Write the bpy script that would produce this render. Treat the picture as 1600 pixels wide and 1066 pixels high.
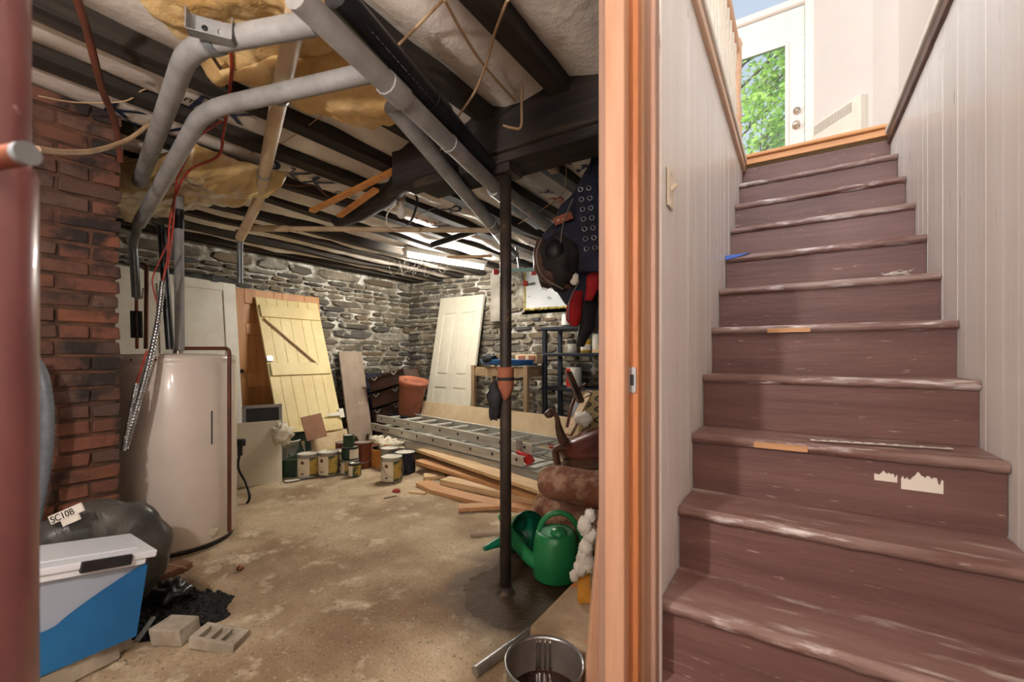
import bpy, math, random
from mathutils import Vector, Matrix, noise, Euler
random.seed(7)
for o in list(bpy.data.objects): bpy.data.objects.remove(o)
SC = bpy.context.scene; COL = SC.collection
# ---------------------------------------------------------------- camera
YAW = math.radians(33.18); FPX = 681.0; HOR = 556.0; CZ = 1.15
cam = bpy.data.cameras.new('camera'); cam_o = bpy.data.objects.new('camera', cam); COL.objects.link(cam_o)
cam.sensor_width = 36; cam.lens = FPX/1600*36; cam.shift_y = (HOR-533)/1600
cam.clip_start = .02; cam.dof.use_dof = True; cam.dof.focus_distance = 3.0; cam.dof.aperture_fstop = 3.2
cam_o.location = (0,0,CZ); cam_o.rotation_euler = (math.pi/2,0,YAW)
SC.camera = cam_o
SC.view_settings.view_transform = 'Standard'; SC.view_settings.look = 'None'
SC.view_settings.gamma = 1; SC.view_settings.exposure = 0.85
try: SC.view_settings.use_curve_mapping = False
except Exception: pass
# ---------------------------------------------------------------- world, sun, daylight
wd = bpy.data.worlds.new('world'); SC.world = wd; wd.use_nodes = True
bg = wd.node_tree.nodes['Background']; bg.inputs[0].default_value = (.70,.82,1,1); bg.inputs[1].default_value = .55
sun = bpy.data.lights.new('sun','SUN'); sun.energy = 4.0; sun.angle = .01; sun.color = (1,.95,.85)
so = bpy.data.objects.new('sun', sun); COL.objects.link(so); so.rotation_euler = (math.radians(38),0,math.radians(-60))
def area(name, loc, rot, sx, sy, e, c):
    l = bpy.data.lights.new(name,'AREA'); l.shape='RECTANGLE'; l.size=sx; l.size_y=sy; l.energy=e; l.color=c
    o = bpy.data.objects.new(name,l); COL.objects.link(o); o.location=loc; o.rotation_euler=rot; return o
# added area lamps acting as daylight at unseen openings in the upstairs walls
area('added_daylight', (-2.95,2.6,3.9), (0,math.radians(-90),0), 1.5, 2.4, 42, (.93,.97,1))
area('added_daylight', (.1,-1.35,3.9), (math.radians(90),0,0), 1.6, 1.5, 88, (.95,.97,1))
# ---------------------------------------------------------------- helpers
CS, SN = math.cos(YAW), math.sin(YAW)
def ray(u,v):
    a=(u-800)/FPX; b=(HOR-v)/FPX
    return Vector((CS*a-SN, SN*a+CS, b))
CAM = Vector((0,0,CZ))
def atd(u,v,d): return CAM+ray(u,v)*d
def atz(u,v,z=0): r=ray(u,v); return CAM+r*((z-CZ)/r.z)
def atx(u,v,x): r=ray(u,v); return CAM+r*(x/r.x)
def aty(u,v,y): r=ray(u,v); return CAM+r*(y/r.y)
def V(*a): return Vector(a)
def lin(c):
    o=[]
    for x in c[:3]:
        x/=255.; o.append(x/12.92 if x<=.04045 else ((x+.055)/1.055)**2.4)
    return (*o,1)
MATS={}
def mat(name,c1,c2=None,rough=.7,scale=6,stretch=(1,1,1),bump=0,bscale=None,metal=0,spots=None,rnd=None,lo=.35,hi=.65,emit=None,alpha=None,trans=0,spec=.4,coat=0):
    m=bpy.data.materials.new(name); m.use_nodes=True; nt=m.node_tree; N=nt.nodes; Lk=nt.links
    b=N['Principled BSDF']; b.inputs['Roughness'].default_value=rough; b.inputs['Metallic'].default_value=metal
    b.inputs['Specular IOR Level'].default_value=spec; b.inputs['Coat Weight'].default_value=coat
    b.inputs['Transmission Weight'].default_value=trans
    if alpha is not None: b.inputs['Alpha'].default_value=alpha
    b.inputs['Base Color'].default_value=lin(c1)
    tc=N.new('ShaderNodeTexCoord'); mp=N.new('ShaderNodeMapping'); Lk.new(tc.outputs['Object'],mp.inputs[0]); mp.inputs['Scale'].default_value=stretch
    def nz(sc,det=5):
        n=N.new('ShaderNodeTexNoise'); n.inputs['Scale'].default_value=sc; n.inputs['Detail'].default_value=det; n.inputs['Roughness'].default_value=.62
        Lk.new(mp.outputs[0],n.inputs['Vector']); return n
    col=None
    if rnd:
        oi=N.new('ShaderNodeObjectInfo'); cr=N.new('ShaderNodeValToRGB'); Lk.new(oi.outputs['Random'],cr.inputs[0])
        cr.color_ramp.interpolation='LINEAR'; e=cr.color_ramp.elements
        while len(e)<len(rnd): e.new(.5)
        for i,c in enumerate(rnd): e[i].position=i/(len(rnd)-1); e[i].color=lin(c)
        col=cr.outputs[0]
    if c2:
        n=nz(scale); cr=N.new('ShaderNodeValToRGB'); Lk.new(n.outputs['Fac'],cr.inputs[0])
        cr.color_ramp.elements[0].position=lo; cr.color_ramp.elements[1].position=hi
        if col is None:
            cr.color_ramp.elements[0].color=lin(c1); cr.color_ramp.elements[1].color=lin(c2); col=cr.outputs[0]
        else:
            mx=N.new('ShaderNodeMix'); mx.data_type='RGBA'; Lk.new(cr.outputs[0],mx.inputs[0]); Lk.new(col,mx.inputs[6]); mx.inputs[7].default_value=lin(c2); col=mx.outputs[2]
    for sp in (spots or []):
        c,sc,l,h=sp[:4]; n=nz(sc,6); cr=N.new('ShaderNodeValToRGB'); Lk.new(n.outputs['Fac'],cr.inputs[0])
        cr.color_ramp.elements[0].position=l; cr.color_ramp.elements[1].position=h
        mx=N.new('ShaderNodeMix'); mx.data_type='RGBA'; Lk.new(cr.outputs[0],mx.inputs[0])
        if col is None: mx.inputs[6].default_value=lin(c1)
        else: Lk.new(col,mx.inputs[6])
        mx.inputs[7].default_value=lin(c); col=mx.outputs[2]
    if col is not None: Lk.new(col,b.inputs['Base Color'])
    if bump:
        n=nz(bscale or scale*2,6); bp=N.new('ShaderNodeBump'); bp.inputs['Strength'].default_value=min(1,bump); bp.inputs['Distance'].default_value=.012
        Lk.new(n.outputs['Fac'],bp.inputs['Height']); Lk.new(bp.outputs[0],b.inputs['Normal'])
    if emit:
        b.inputs['Emission Color'].default_value=lin(emit[0]); b.inputs['Emission Strength'].default_value=emit[1]
    MATS[name]=m; return m
def wood(name,c1,c2,axis=2,rough=.6,sc=7,bump=.25,spots=None,rnd=None):
    st=[1,1,1]; st[axis]=.07
    st=[s*4 for s in st]
    return mat(name,c1,c2,rough,sc,tuple(st),bump,sc*2.5,spots=spots,lo=.3,hi=.7,rnd=rnd)
class G:
    def __init__(s,T=None): s.v=[]; s.f=[]; s.s=[]; s.T=T
    def add(s,vs,fs,sm=False):
        k=len(s.v)
        s.v += [(s.T@Vector(p)) if s.T is not None else Vector(p) for p in vs]
        s.f += [tuple(i+k for i in f) for f in fs]; s.s += [sm]*len(fs); return s
    def bx(s,x0,x1,y0,y1,z0,z1):
        vs=[(x,y,z) for z in (z0,z1) for y in (y0,y1) for x in (x0,x1)]
        return s.add(vs,[(0,2,3,1),(4,5,7,6),(0,1,5,4),(2,6,7,3),(0,4,6,2),(1,3,7,5)])
    def box(s,c,d,rz=0,M=None):
        vs=[]
        R=M if M is not None else Matrix.Rotation(rz,3,'Z')
        for z in (-.5,.5):
            for y in (-.5,.5):
                for x in (-.5,.5): vs.append(Vector(c)+R@Vector((x*d[0],y*d[1],z*d[2])))
        return s.add(vs,[(0,2,3,1),(4,5,7,6),(0,1,5,4),(2,6,7,3),(0,4,6,2),(1,3,7,5)])
    def bar(s,a,b,w,h,up=(0,0,1)):
        a=Vector(a); b=Vector(b); d=(b-a).normalized(); x=d.cross(Vector(up)).normalized(); z=x.cross(d)
        vs=[p+x*i*w/2+z*j*h/2 for p in (a,b) for j in (-1,1) for i in (-1,1)]
        return s.add(vs,[(0,1,3,2),(4,6,7,5),(0,4,5,1),(2,3,7,6),(0,2,6,4),(1,5,7,3)])
    def tube(s,pts,r,n=10,caps=True,ripple=None):
        P=[Vector(p) for p in pts]; m=len(P); rs=r if isinstance(r,(list,tuple)) else [r]*m
        vs=[];fs=[]; up=None
        for i in range(m):
            d=(P[min(i+1,m-1)]-P[max(i-1,0)]); d=d.normalized() if d.length>1e-9 else Vector((0,0,1))
            if up is None: up=Vector((0,0,1)) if abs(d.z)<.9 else Vector((1,0,0))
            x=d.cross(up).normalized(); up=x.cross(d).normalized()
            for k in range(n):
                a=2*math.pi*k/n; vs.append(P[i]+(x*math.cos(a)+up*math.sin(a))*rs[i])
        for i in range(m-1):
            for k in range(n):
                k2=(k+1)%n; fs.append((i*n+k,i*n+k2,(i+1)*n+k2,(i+1)*n+k))
        s.add(vs,fs,True)
        if caps: s.add(vs[:n],[tuple(range(n))[::-1]]); s.add(vs[-n:],[tuple(range(n))])
        return s
    def lathe(s,prof,n=24,c=(0,0,0),sy=1.0):
        vs=[];fs=[]; c=Vector(c); m=len(prof)
        for r,z in prof:
            for k in range(n):
                a=2*math.pi*k/n; vs.append(c+Vector((r*math.cos(a),r*math.sin(a)*sy,z)))
        for i in range(m-1):
            for k in range(n):
                k2=(k+1)%n; fs.append((i*n+k,i*n+k2,(i+1)*n+k2,(i+1)*n+k))
        return s.add(vs,fs,True)
    def prism(s,poly,y0,y1):
        n=len(poly); vs=[(x,y0,z) for x,z in poly]+[(x,y1,z) for x,z in poly]
        return s.add(vs,[tuple(range(n)),tuple(range(2*n-1,n-1,-1))]+[(i,i+n,(i+1)%n+n,(i+1)%n) for i in range(n)])
    def grid(s,nx,ny,fn,sm=True):
        vs=[fn(i/(nx-1),j/(ny-1)) for j in range(ny) for i in range(nx)]
        return s.add(vs,[(j*nx+i,j*nx+i+1,(j+1)*nx+i+1,(j+1)*nx+i) for j in range(ny-1) for i in range(nx-1)],sm)
    def blob(s,c,r,amp=.0,fq=6,nu=18,nv=12,seed=0,M=None):
        c=Vector(c); vs=[]; fs=[]
        for j in range(nv+1):
            t=math.pi*j/nv
            for i in range(nu):
                a=2*math.pi*i/nu; d=Vector((math.sin(t)*math.cos(a),math.sin(t)*math.sin(a),-math.cos(t)))
                k=1+amp*noise.noise(d*fq*.35+Vector((seed*3.1,seed,0)))
                p=Vector((d.x*r[0],d.y*r[1],d.z*r[2]))*k
                vs.append(c+(M@p if M is not None else p))
        for j in range(nv):
            for i in range(nu):
                i2=(i+1)%nu; fs.append((j*nu+i,j*nu+i2,(j+1)*nu+i2,(j+1)*nu+i))
        return s.add(vs,fs,True)
    def obj(s,name,m,parent=None,bev=0,sub=0,kind=None,label=None,solid=0):
        me=bpy.data.meshes.new(name)
        if parent is not None: inv=PM[parent.name].inverted(); vs=[inv@p for p in s.v]; base=None
        else:
            xs=[p.x for p in s.v]; ys=[p.y for p in s.v]; zs=[p.z for p in s.v]
            base=Vector(((min(xs)+max(xs))/2,(min(ys)+max(ys))/2,min(zs))); vs=[p-base for p in s.v]
        me.from_pydata([tuple(p) for p in vs],[],s.f)
        me.polygons.foreach_set('use_smooth',s.s); me.update()
        o=bpy.data.objects.new(name,me); COL.objects.link(o)
        if m is not None: me.materials.append(MATS[m] if isinstance(m,str) else m)
        if parent is not None: o.parent=parent; PM[o.name]=PM[parent.name]
        else: o.location=base; PM[o.name]=Matrix.Translation(base)
        if solid: md=o.modifiers.new('solid','SOLIDIFY'); md.thickness=solid; md.offset=0
        if bev: md=o.modifiers.new('bevel','BEVEL'); md.width=bev; md.segments=2; md.limit_method='ANGLE'; md.angle_limit=math.radians(40)
        if sub: md=o.modifiers.new('sub','SUBSURF'); md.levels=sub; md.render_levels=sub
        if kind: o['kind']=kind
        if label: o['label']=label
        return o
PM={}
def tag(o,label,cat,group=None):
    o['label']=label; o['category']=cat
    if group: o['group']=group
    return o
def thing(name,label=None,cat=None,loc=(0,0,0),M=None,group=None,kind=None):
    o=bpy.data.objects.new(name,None); COL.objects.link(o); o.empty_display_size=.05
    Mx=M.copy() if M is not None else Matrix.Translation(Vector(loc))
    o.location=Mx.to_translation(); o.rotation_euler=Mx.to_euler(); PM[o.name]=Mx
    if label: tag(o,label,cat,group)
    if kind: o['kind']=kind
    return o
def copy_tree(root,Mx,label=None,swap=None):
    def rec(o,par):
        c=o.copy(); COL.objects.link(c)
        c.parent=par
        for ch in list(o.children): rec(ch,c)
        return c
    c=rec(root,None); c.location=Mx.to_translation(); c.rotation_euler=Mx.to_euler(); PM[c.name]=Mx.copy()
    if label: c['label']=label
    return c
def frame(p,x,z):
    x=Vector(x).normalized(); z=Vector(z); z=(z-x*z.dot(x)).normalized(); y=z.cross(x)
    M=Matrix((( x.x,y.x,z.x,p[0]),(x.y,y.y,z.y,p[1]),(x.z,y.z,z.z,p[2]),(0,0,0,1))); return M
def text(s,size,M,m,parent,name='lettering',ext=.0006,align='LEFT',sx=1):
    cu=bpy.data.curves.new(name,'FONT'); cu.body=s; cu.size=size; cu.extrude=ext; cu.align_x=align
    t=bpy.data.objects.new('tmp_text',cu); COL.objects.link(t)
    dg=bpy.context.evaluated_depsgraph_get(); me=bpy.data.meshes.new_from_object(t.evaluated_get(dg))
    bpy.data.objects.remove(t)
    g=G(M); g.add([(p.co.x*sx,p.co.y,p.co.z) for p in me.vertices],[tuple(q.vertices) for q in me.polygons])
    return g.obj(name,m,parent)
def struct(o): o['kind']='structure'; return o
def smooth(pts,n=6):
    P=[Vector(p) for p in pts]; out=[]
    for i in range(len(P)-1):
        p0=P[max(i-1,0)];p1=P[i];p2=P[i+1];p3=P[min(i+2,len(P)-1)]
        for k in range(n):
            t=k/n; out.append(.5*((2*p1)+(p2-p0)*t+(2*p0-5*p1+4*p2-p3)*t*t+(3*p1-p0-3*p2+p3)*t**3))
    out.append(P[-1]); return out
# ---------------------------------------------------------------- materials
mat('concrete_wall',(150,145,135),(110,104,96),.9,5,bump=.4)
mat('mortar',(170,162,144),(88,82,72),.95,9,bump=.9,bscale=26,spots=[((214,212,202),5,.5,.62)])
mat('stone',(90,85,75),(70,66,60),.85,9,bump=.8,bscale=18,rnd=[(62,62,62),(96,90,80),(120,106,84),(82,82,84),(138,128,108),(72,66,58),(110,92,70),(150,146,134)],spots=[((188,184,170),7,.6,.72)],lo=.45,hi=.8)
mat('brick',(120,60,45),(74,52,42),.9,9,bump=.7,bscale=24,rnd=[(112,70,54),(92,68,58),(128,78,56),(78,62,54),(104,78,66),(118,70,52)],spots=[((44,36,34),6,.48,.62)],lo=.42,hi=.75)
mat('brick_mortar',(96,66,48),(60,44,36),.95,10,bump=.6)
wood('joist',(62,54,46),(30,27,24),1,.85,spots=[((96,84,70),3,.6,.75)])
wood('beam',(58,50,44),(24,22,22),0,.85,spots=[((92,74,56),2.5,.6,.75)])
wood('subfloor',(70,60,50),(40,34,30),1,.9)
mat('wrap',(222,214,204),(200,190,180),.45,3,bump=1,bscale=7)
mat('print_blue',(28,44,72),rough=.6); mat('print_black',(24,24,26),rough=.6); mat('print_red',(170,70,62),rough=.6); mat('print_grey',(70,70,70),rough=.7)
mat('batt',(220,192,140),(190,150,90),.95,4,bump=1,bscale=14)
mat('poly_batt',(206,178,122),(168,136,84),.28,3,stretch=(1,3,1),bump=.7,bscale=7,coat=.6)
mat('foam_pipe',(150,148,146),(124,122,120),.6,9,bump=.1); mat('abs',(24,25,27),(40,40,42),.35,5); mat('galv',(132,136,138),(104,108,110),.4,7,metal=.5)
mat('pipe_white',(206,184,152),(176,150,118),.5,5); mat('copper',(150,86,60),(112,66,50),.4,8,metal=.7); mat('copper_old',(110,62,46),(84,52,42),.5,8,metal=.3)
mat('red_wire',(170,56,38),(120,44,34),.5,9); mat('tan_wire',(190,160,124),(160,130,98),.6,9); mat('grey_wire',(120,116,110),rough=.6); mat('black_wire',(20,20,21),rough=.5); mat('white_wire',(205,200,190),rough=.5)
mat('steel',(186,188,190),(150,152,154),.3,9,metal=.9); mat('alu',(206,204,196),(176,174,166),.4,8,stretch=(.4,4,4),metal=.3); mat('dark_steel',(60,60,62),rough=.45,metal=.6)
mat('rust_post',(62,50,42),(34,29,27),.55,8,bump=.3,spots=[((120,92,60),9,.6,.7)])
mat('maroon',(136,88,86),(112,70,70),.32,3,spots=[((190,170,160),14,.70,.74)],coat=.3)
mat('tank',(226,214,200),(214,202,190),.3,2,coat=.4); mat('tank_top',(190,186,178),(160,152,140),.6,5)
mat('bin_clear',(190,200,216),rough=.25,alpha=.62); mat('bin_lid',(226,230,236),rough=.3,alpha=.85); mat('bin_blue',(34,108,164),(28,94,148),.45,3); mat('black_plastic',(22,22,24),(34,34,36),.4,6); mat('navy_plastic',(24,30,44),(34,40,54),.45,5)
mat('grey_bag',(92,88,82),(60,58,56),.35,6,stretch=(1,1,.3),bump=.8,bscale=9); mat('paper',(226,220,208),rough=.7); mat('cobble_grey',(176,166,148),(140,128,112),.9,8,bump=.6)
mat('cork_brick',(184,150,120),(150,116,88),.9,10,bump=.5)
mat('white_paint',(232,228,216),(218,212,198),.45,4); mat('white_door',(206,201,184),(194,188,170),.45,3); mat('grey_paint',(150,146,140),rough=.6)
wood('pine_orange',(196,142,88),(166,110,62),2,.45,5,spots=[((120,66,34),7,.68,.72)])
wood('pine_x',(206,160,114),(176,126,84),0,.5); wood('pine_y',(206,140,72),(172,108,50),1,.5); wood('pine_pale',(220,192,152),(192,156,112),0,.6,spots=[((150,112,74),5,.66,.74)])
mat('yellow_paint',(228,212,160),(212,192,136),.5,3,spots=[((170,130,80),16,.69,.73)])
mat('taupe',(166,148,130),(146,128,112),.7,4,spots=[((216,204,180),5,.62,.7)]); mat('beige_board',(214,194,160),(190,166,130),.7,4); mat('brown_board',(152,110,84),(130,92,70),.7,5); mat('cream_panel',(222,216,196),(208,200,180),.5,2)
mat('can_tin',(176,174,168),(140,138,132),.35,7,metal=.6); mat('can_label_cream',(224,214,190),(206,190,160),.5,6); mat('can_label_scene',(176,146,70),(60,72,52),.5,14,lo=.45,hi=.55); mat('can_label_green',(44,70,46),(30,48,34),.5,8); mat('can_black',(34,36,38),rough=.45); mat('can_rust',(134,70,44),(96,52,38),.6,8); mat('can_navy',(30,40,62),(22,30,46),.45,6); mat('paint_film',(222,214,200),(190,182,166),.5,9); mat('logo_brown',(112,72,54),rough=.6)
mat('green_tray',(34,66,46),(22,44,32),.5,9,spots=[((190,190,170),9,.62,.7)]); mat('rag',(224,216,196),(190,178,154),.9,7,bump=.7)
mat('terracotta',(166,100,74),(136,80,58),.8,6); mat('brown_plastic',(70,46,38),(48,34,30),.35,5)
mat('blue_sled',(40,108,176),(30,86,150),.35,4); wood('table_wood',(170,146,112),(138,114,84),2,.6)
mat('glass_clear',(235,240,242),rough=.03,trans=1,spec=.5); mat('jug',(205,210,212),rough=.4,alpha=.75)
mat('red_paint',(196,44,36),(170,36,30),.4,5); mat('label_white',(230,228,220),rough=.6); mat('teal_pipe',(150,190,188),rough=.4); mat('yellow_plastic',(222,182,60),rough=.4); mat('cap_blue',(70,120,180),rough=.4)
mat('foam_board',(226,230,232),(214,220,224),.7,3); mat('foam_yellow',(216,196,110),(180,156,70),.9,9,bump=1)
mat('leather',(112,56,44),(82,42,36),.35,6,bump=.3); mat('carved_wood',(96,66,50),(66,46,38),.45,6); mat('carpet_roll',(150,98,76),(116,74,58),.95,9,bump=.9,bscale=60,spots=[((190,152,126),9,.5,.64)]); mat('burlap',(196,178,132),(168,148,104),.9,18,bump=.6)
mat('navy_cloth',(48,54,74),(30,34,48),.85,7,bump=.5,bscale=30); mat('black_cloth',(44,42,44),(28,27,28),.7,8,bump=.5); mat('red_cloth',(178,28,34),(140,20,28),.8,8,bump=.3); mat('brown_leather',(88,60,44),(60,42,34),.5,7)
mat('can_green',(42,140,84),(34,126,74),.33,3,coat=.2); mat('can_green_dark',(20,112,84),(16,96,72),.3,3,coat=.3); mat('can_top_pale',(120,184,148),rough=.35)
mat('fibre',(236,232,222),(214,208,196),.95,9,bump=1,bscale=30); mat('sponge',(222,160,62),(196,130,44),.9,16,bump=.6)
mat('ledge',(188,164,134),(150,126,100),.9,7,bump=.5,bscale=30,spots=[((196,116,40),6.5,.60,.66)])
mat('pot_water',(60,34,28),(26,18,16),.12,10,spots=[((150,96,80),14,.62,.7)]); mat('pot_in',(150,140,132),(110,98,90),.35,5,metal=.6)
mat('stair_riser',(118,86,80),(98,69,65),.5,2.5,stretch=(.5,1,5),bump=.25,bscale=10,spots=[((180,156,146),24,.665,.70)])
mat('stair_tread',(142,112,106),(118,86,80),.48,3,stretch=(.6,3,1),bump=.25,bscale=9,spots=[((190,178,170),8,.56,.7)],coat=.15)
mat('stair_nosing',(150,126,118),(104,70,62),.4,5,stretch=(.5,3,3),bump=.5,bscale=16,spots=[((208,200,198),11,.54,.66)],coat=.15)
mat('plank_white',(230,226,222),(220,214,208),.42,2.5,stretch=(3,3,.25),bump=.12,bscale=9,spots=[((150,134,116),20,.66,.69)],coat=.15)
mat('wall_white',(214,212,208),(208,206,202),.7,1); mat('ceiling_white',(235,232,226),rough=.8)
wood('stud_pink',(202,158,128),(184,138,108),2,.6,spots=[((150,96,60),9,.72,.75)]); wood('jamb_orange',(190,124,78),(160,98,58),2,.5); wood('jamb_tan',(200,162,128),(182,142,108),2,.6); wood('jamb_grey',(172,138,118),(150,116,98),2,.6)
wood('trim_orange',(222,164,112),(206,146,94),0,.5); mat('cap_brown',(112,86,72),(84,62,52),.5,5); wood('rail_pink',(224,190,160),(208,172,142),1,.4)
mat('leaf',(130,190,50),None,.5,3,rnd=[(140,190,84),(194,226,120),(222,240,150),(110,166,90)]); mat('bark',(92,76,64),(70,58,48),.9,8)
mat('window_frame',(236,234,230),rough=.5); mat('brass',(206,200,190),rough=.25,metal=.9); mat('switch',(226,214,192),rough=.4); mat('tape_blue',(70,110,200),rough=.6)
mat('rubble',(40,38,36),(22,21,20),.9,12,bump=1); mat('dirt_wall',(150,112,80),(110,80,56),.95,9,bump=.9)
mat('tube_glow',(255,255,250),emit=((255,248,236),195)); mat('bulb_glow',(255,240,220),emit=((255,214,186),60)); mat('fill_lamp_glow',(255,245,235),emit=((255,244,230),6)); mat('bulb_frost',(222,216,206),rough=.3,alpha=.8); mat('fixture',(206,204,196),rough=.5)
mat('hose',(112,118,124),(84,88,94),.5,9)
mat('cobweb',(210,208,200),rough=.7)
lm=MATS['leaf'].node_tree; tr_=lm.nodes.new('ShaderNodeBsdfTranslucent'); mxs=lm.nodes.new('ShaderNodeMixShader'); mxs.inputs[0].default_value=.5
lm.links.new(lm.nodes['Principled BSDF'].inputs['Base Color'].links[0].from_socket,tr_.inputs[0]); lm.links.new(lm.nodes['Principled BSDF'].outputs[0],mxs.inputs[1]); lm.links.new(tr_.outputs[0],mxs.inputs[2]); lm.links.new(mxs.outputs[0],lm.nodes['Material Output'].inputs[0])
mat('wall_gap',(70,60,52),rough=.9)
def floor_material():
    m=mat('floor_dirt',(206,186,154),(170,148,118),.85,2.2,bump=1,bscale=55,spots=[((142,116,88),1.15,.5,.68),((222,206,178),6,.56,.7),((110,96,80),60,.58,.68),((228,214,190),85,.62,.7)])
    nt=m.node_tree; N=nt.nodes; L=nt.links; b=N['Principled BSDF']
    geo=N.new('ShaderNodeNewGeometry'); 
    n=N.new('ShaderNodeTexNoise'); n.inputs['Scale'].default_value=3.5; n.inputs['Detail'].default_value=4; L.new(geo.outputs['Position'],n.inputs['Vector'])
    c=atz(800,915,0)
    d=N.new('ShaderNodeVectorMath'); d.operation='DISTANCE'; L.new(geo.outputs['Position'],d.inputs[0]); d.inputs[1].default_value=(c.x+.10,c.y+.03,0)
    a=N.new('ShaderNodeMath'); a.operation='MULTIPLY_ADD'; L.new(n.outputs['Fac'],a.inputs[0]); a.inputs[1].default_value=.55; L.new(d.outputs['Value'],a.inputs[2])
    r=N.new('ShaderNodeMapRange'); L.new(a.outputs[0],r.inputs[0]); r.inputs[1].default_value=.58; r.inputs[2].default_value=.82; r.inputs[3].default_value=1; r.inputs[4].default_value=0
    old=b.inputs['Base Color'].links[0].from_socket
    mx=N.new('ShaderNodeMix'); mx.data_type='RGBA'; L.new(r.outputs[0],mx.inputs[0]); L.new(old,mx.inputs[6]); mx.inputs[7].default_value=lin((74,58,46)); L.new(mx.outputs[2],b.inputs['Base Color'])
    r2=N.new('ShaderNodeMapRange'); L.new(r.outputs[0],r2.inputs[0]); r2.inputs[3].default_value=.85; r2.inputs[4].default_value=.22; L.new(r2.outputs[0],b.inputs['Roughness'])
floor_material()
# ================================================================ STRUCTURE
XL=-5.1; YB=4.86; FZ=2.53
PIT=atz(262,948,0)
def floor_h(x,y):
    h=.012*noise.noise(Vector((x*1.3,y*1.3,0)))+.006*noise.noise(Vector((x*6,y*6,3)))+.004*noise.noise(Vector((x*17,y*17,5)))
    dx=x-PIT.x; dy=y-PIT.y; ca=math.cos(.35); sa=math.sin(.35); a=dx*ca+dy*sa; b=-dx*sa+dy*ca
    q=(a/.30)**2+(b/.20)**2+.5*noise.noise(Vector((x*7,y*7,9)))
    k=max(0,min(1,(1.15-q)/.5)); k=k*k*(3-2*k)
    return h-.13*k
g=G(); nx,ny=130,160
g.grid(nx,ny,lambda s,t:(XL-.1+s*(4.95),-1.6+t*6.6,floor_h(XL-.1+s*4.95,-1.6+t*6.6)))
flo=struct(g.obj('floor','floor_dirt'))
g=G(); g.bx(-.45,.62,-1.6,1.29,-.02,.072); hf=struct(g.obj('floor_hall','stair_tread'))
# stone walls ----------------------------------------------------
def stone_wall(name,org,e,nrm,length,height,hole=None,seed=1,slen=None,k_=1.1,skip=None):
    rnd=random.Random(seed); e=Vector(e); nrm=Vector(nrm); org=Vector(org)
    root=thing(name,loc=org,kind='structure')
    g=G()
    def P(s,z,d=0): return org+e*s+nrm*d+Vector((0,0,z))
    def cell(s0,s1,z0,z1,th=.25):
        a=[P(s,z,d) for d in (0,-th) for z in (z0,z1) for s in (s0,s1)]
        g.add(a,[(0,1,3,2),(4,6,7,5),(0,4,5,1),(2,3,7,6),(0,2,6,4),(1,5,7,3)])
    if hole: cell(0,hole[0],0,height); cell(hole[1],length,0,height); cell(hole[0],hole[1],0,hole[2])
    else: cell(0,length,0,height)
    g.obj('mortar_core','mortar',root)
    z=.02; cnt=0
    while z<height-.05:
        h=k_*rnd.choice([.055,.07,.085,.1,.12,.14]); s=rnd.uniform(-.1,.02)
        while s<(slen or length):
            w=h*rnd.uniform(1.9,5.6); s0=s+.006; s1=min(s+w,length)-.006; s+=w
            if skip and skip((s0+s1)/2,z): continue
            if s1-s0<.05: continue
            if hole and s1>hole[0]-.02 and s0<hole[1]+.02 and z+h>hole[2]-.02: continue
            zz=z+.025*noise.noise(Vector((s*1.1,z*2,seed))); hh=h*rnd.uniform(.78,.96)
            n=8; ctr=((s0+s1)/2,zz+hh/2); out=[]
            for k in range(n):
                a=2*math.pi*(k+.5)/n; cx=math.copysign(min(1,abs(math.cos(a))*1.5),math.cos(a)); cz=math.copysign(min(1,abs(math.sin(a))*1.42),math.sin(a))
                out.append((ctr[0]+cx*(s1-s0)/2*rnd.uniform(.86,1.02),ctr[1]+cz*hh/2*rnd.uniform(.72,1.06)))
            dp=rnd.uniform(.015,.05); gs=G()
            vs=[P(a,b,0-.01) for a,b in out]+[P(ctr[0]+(a-ctr[0])*.88,ctr[1]+(b-ctr[1])*.84,dp*rnd.uniform(.6,1.1)) for a,b in out]
            gs.add(vs,[tuple(range(n,2*n))]+[(i,(i+1)%n,(i+1)%n+n,i+n) for i in range(n)])
            gs.obj('stone','stone',root); cnt+=1
            if cnt>=299: return root
        z+=h
    return root
stone_wall('wall_left',(XL,4.86,0),(0,-1,0),(1,0,0),4.2,2.3,seed=3,slen=3.75,k_=.95,skip=lambda s,z:(s>2.62 and z<1.72) or (1.7<s<2.45 and z<1.55) or z<.12)
hole=(5.1-2.98,5.1-1.75,1.72)
stone_wall('wall_back',(XL,YB,0),(1,0,0),(0,-1,0),4.75,2.3,hole,seed=5,slen=3.35,k_=.88,skip=lambda s,z:z<.25)
g=G(); g.bx(XL-.25,XL,-1.7,.66,0,2.3); struct(g.obj('wall_left_rear','concrete_wall'))
g=G(); g.bx(XL-.25,.75,-1.75,-1.55,0,FZ); struct(g.obj('wall_rear','wall_white'))
# window hole in the back wall: jamb, sill, outside sun block
win=thing('window_1',loc=(-2.4,YB,1.72),kind='structure')
G().bx(-3.02,-1.72,YB+.0,YB+.3,1.69,1.72).obj('window_sill','concrete_wall',win)
G().bx(-3.2,-1.5,YB+.25,YB+.3,1.6,2.6).obj('sun_block_board','concrete_wall',win)  # unseen board closing the hole so sun doesn't leak into the basement
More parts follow.
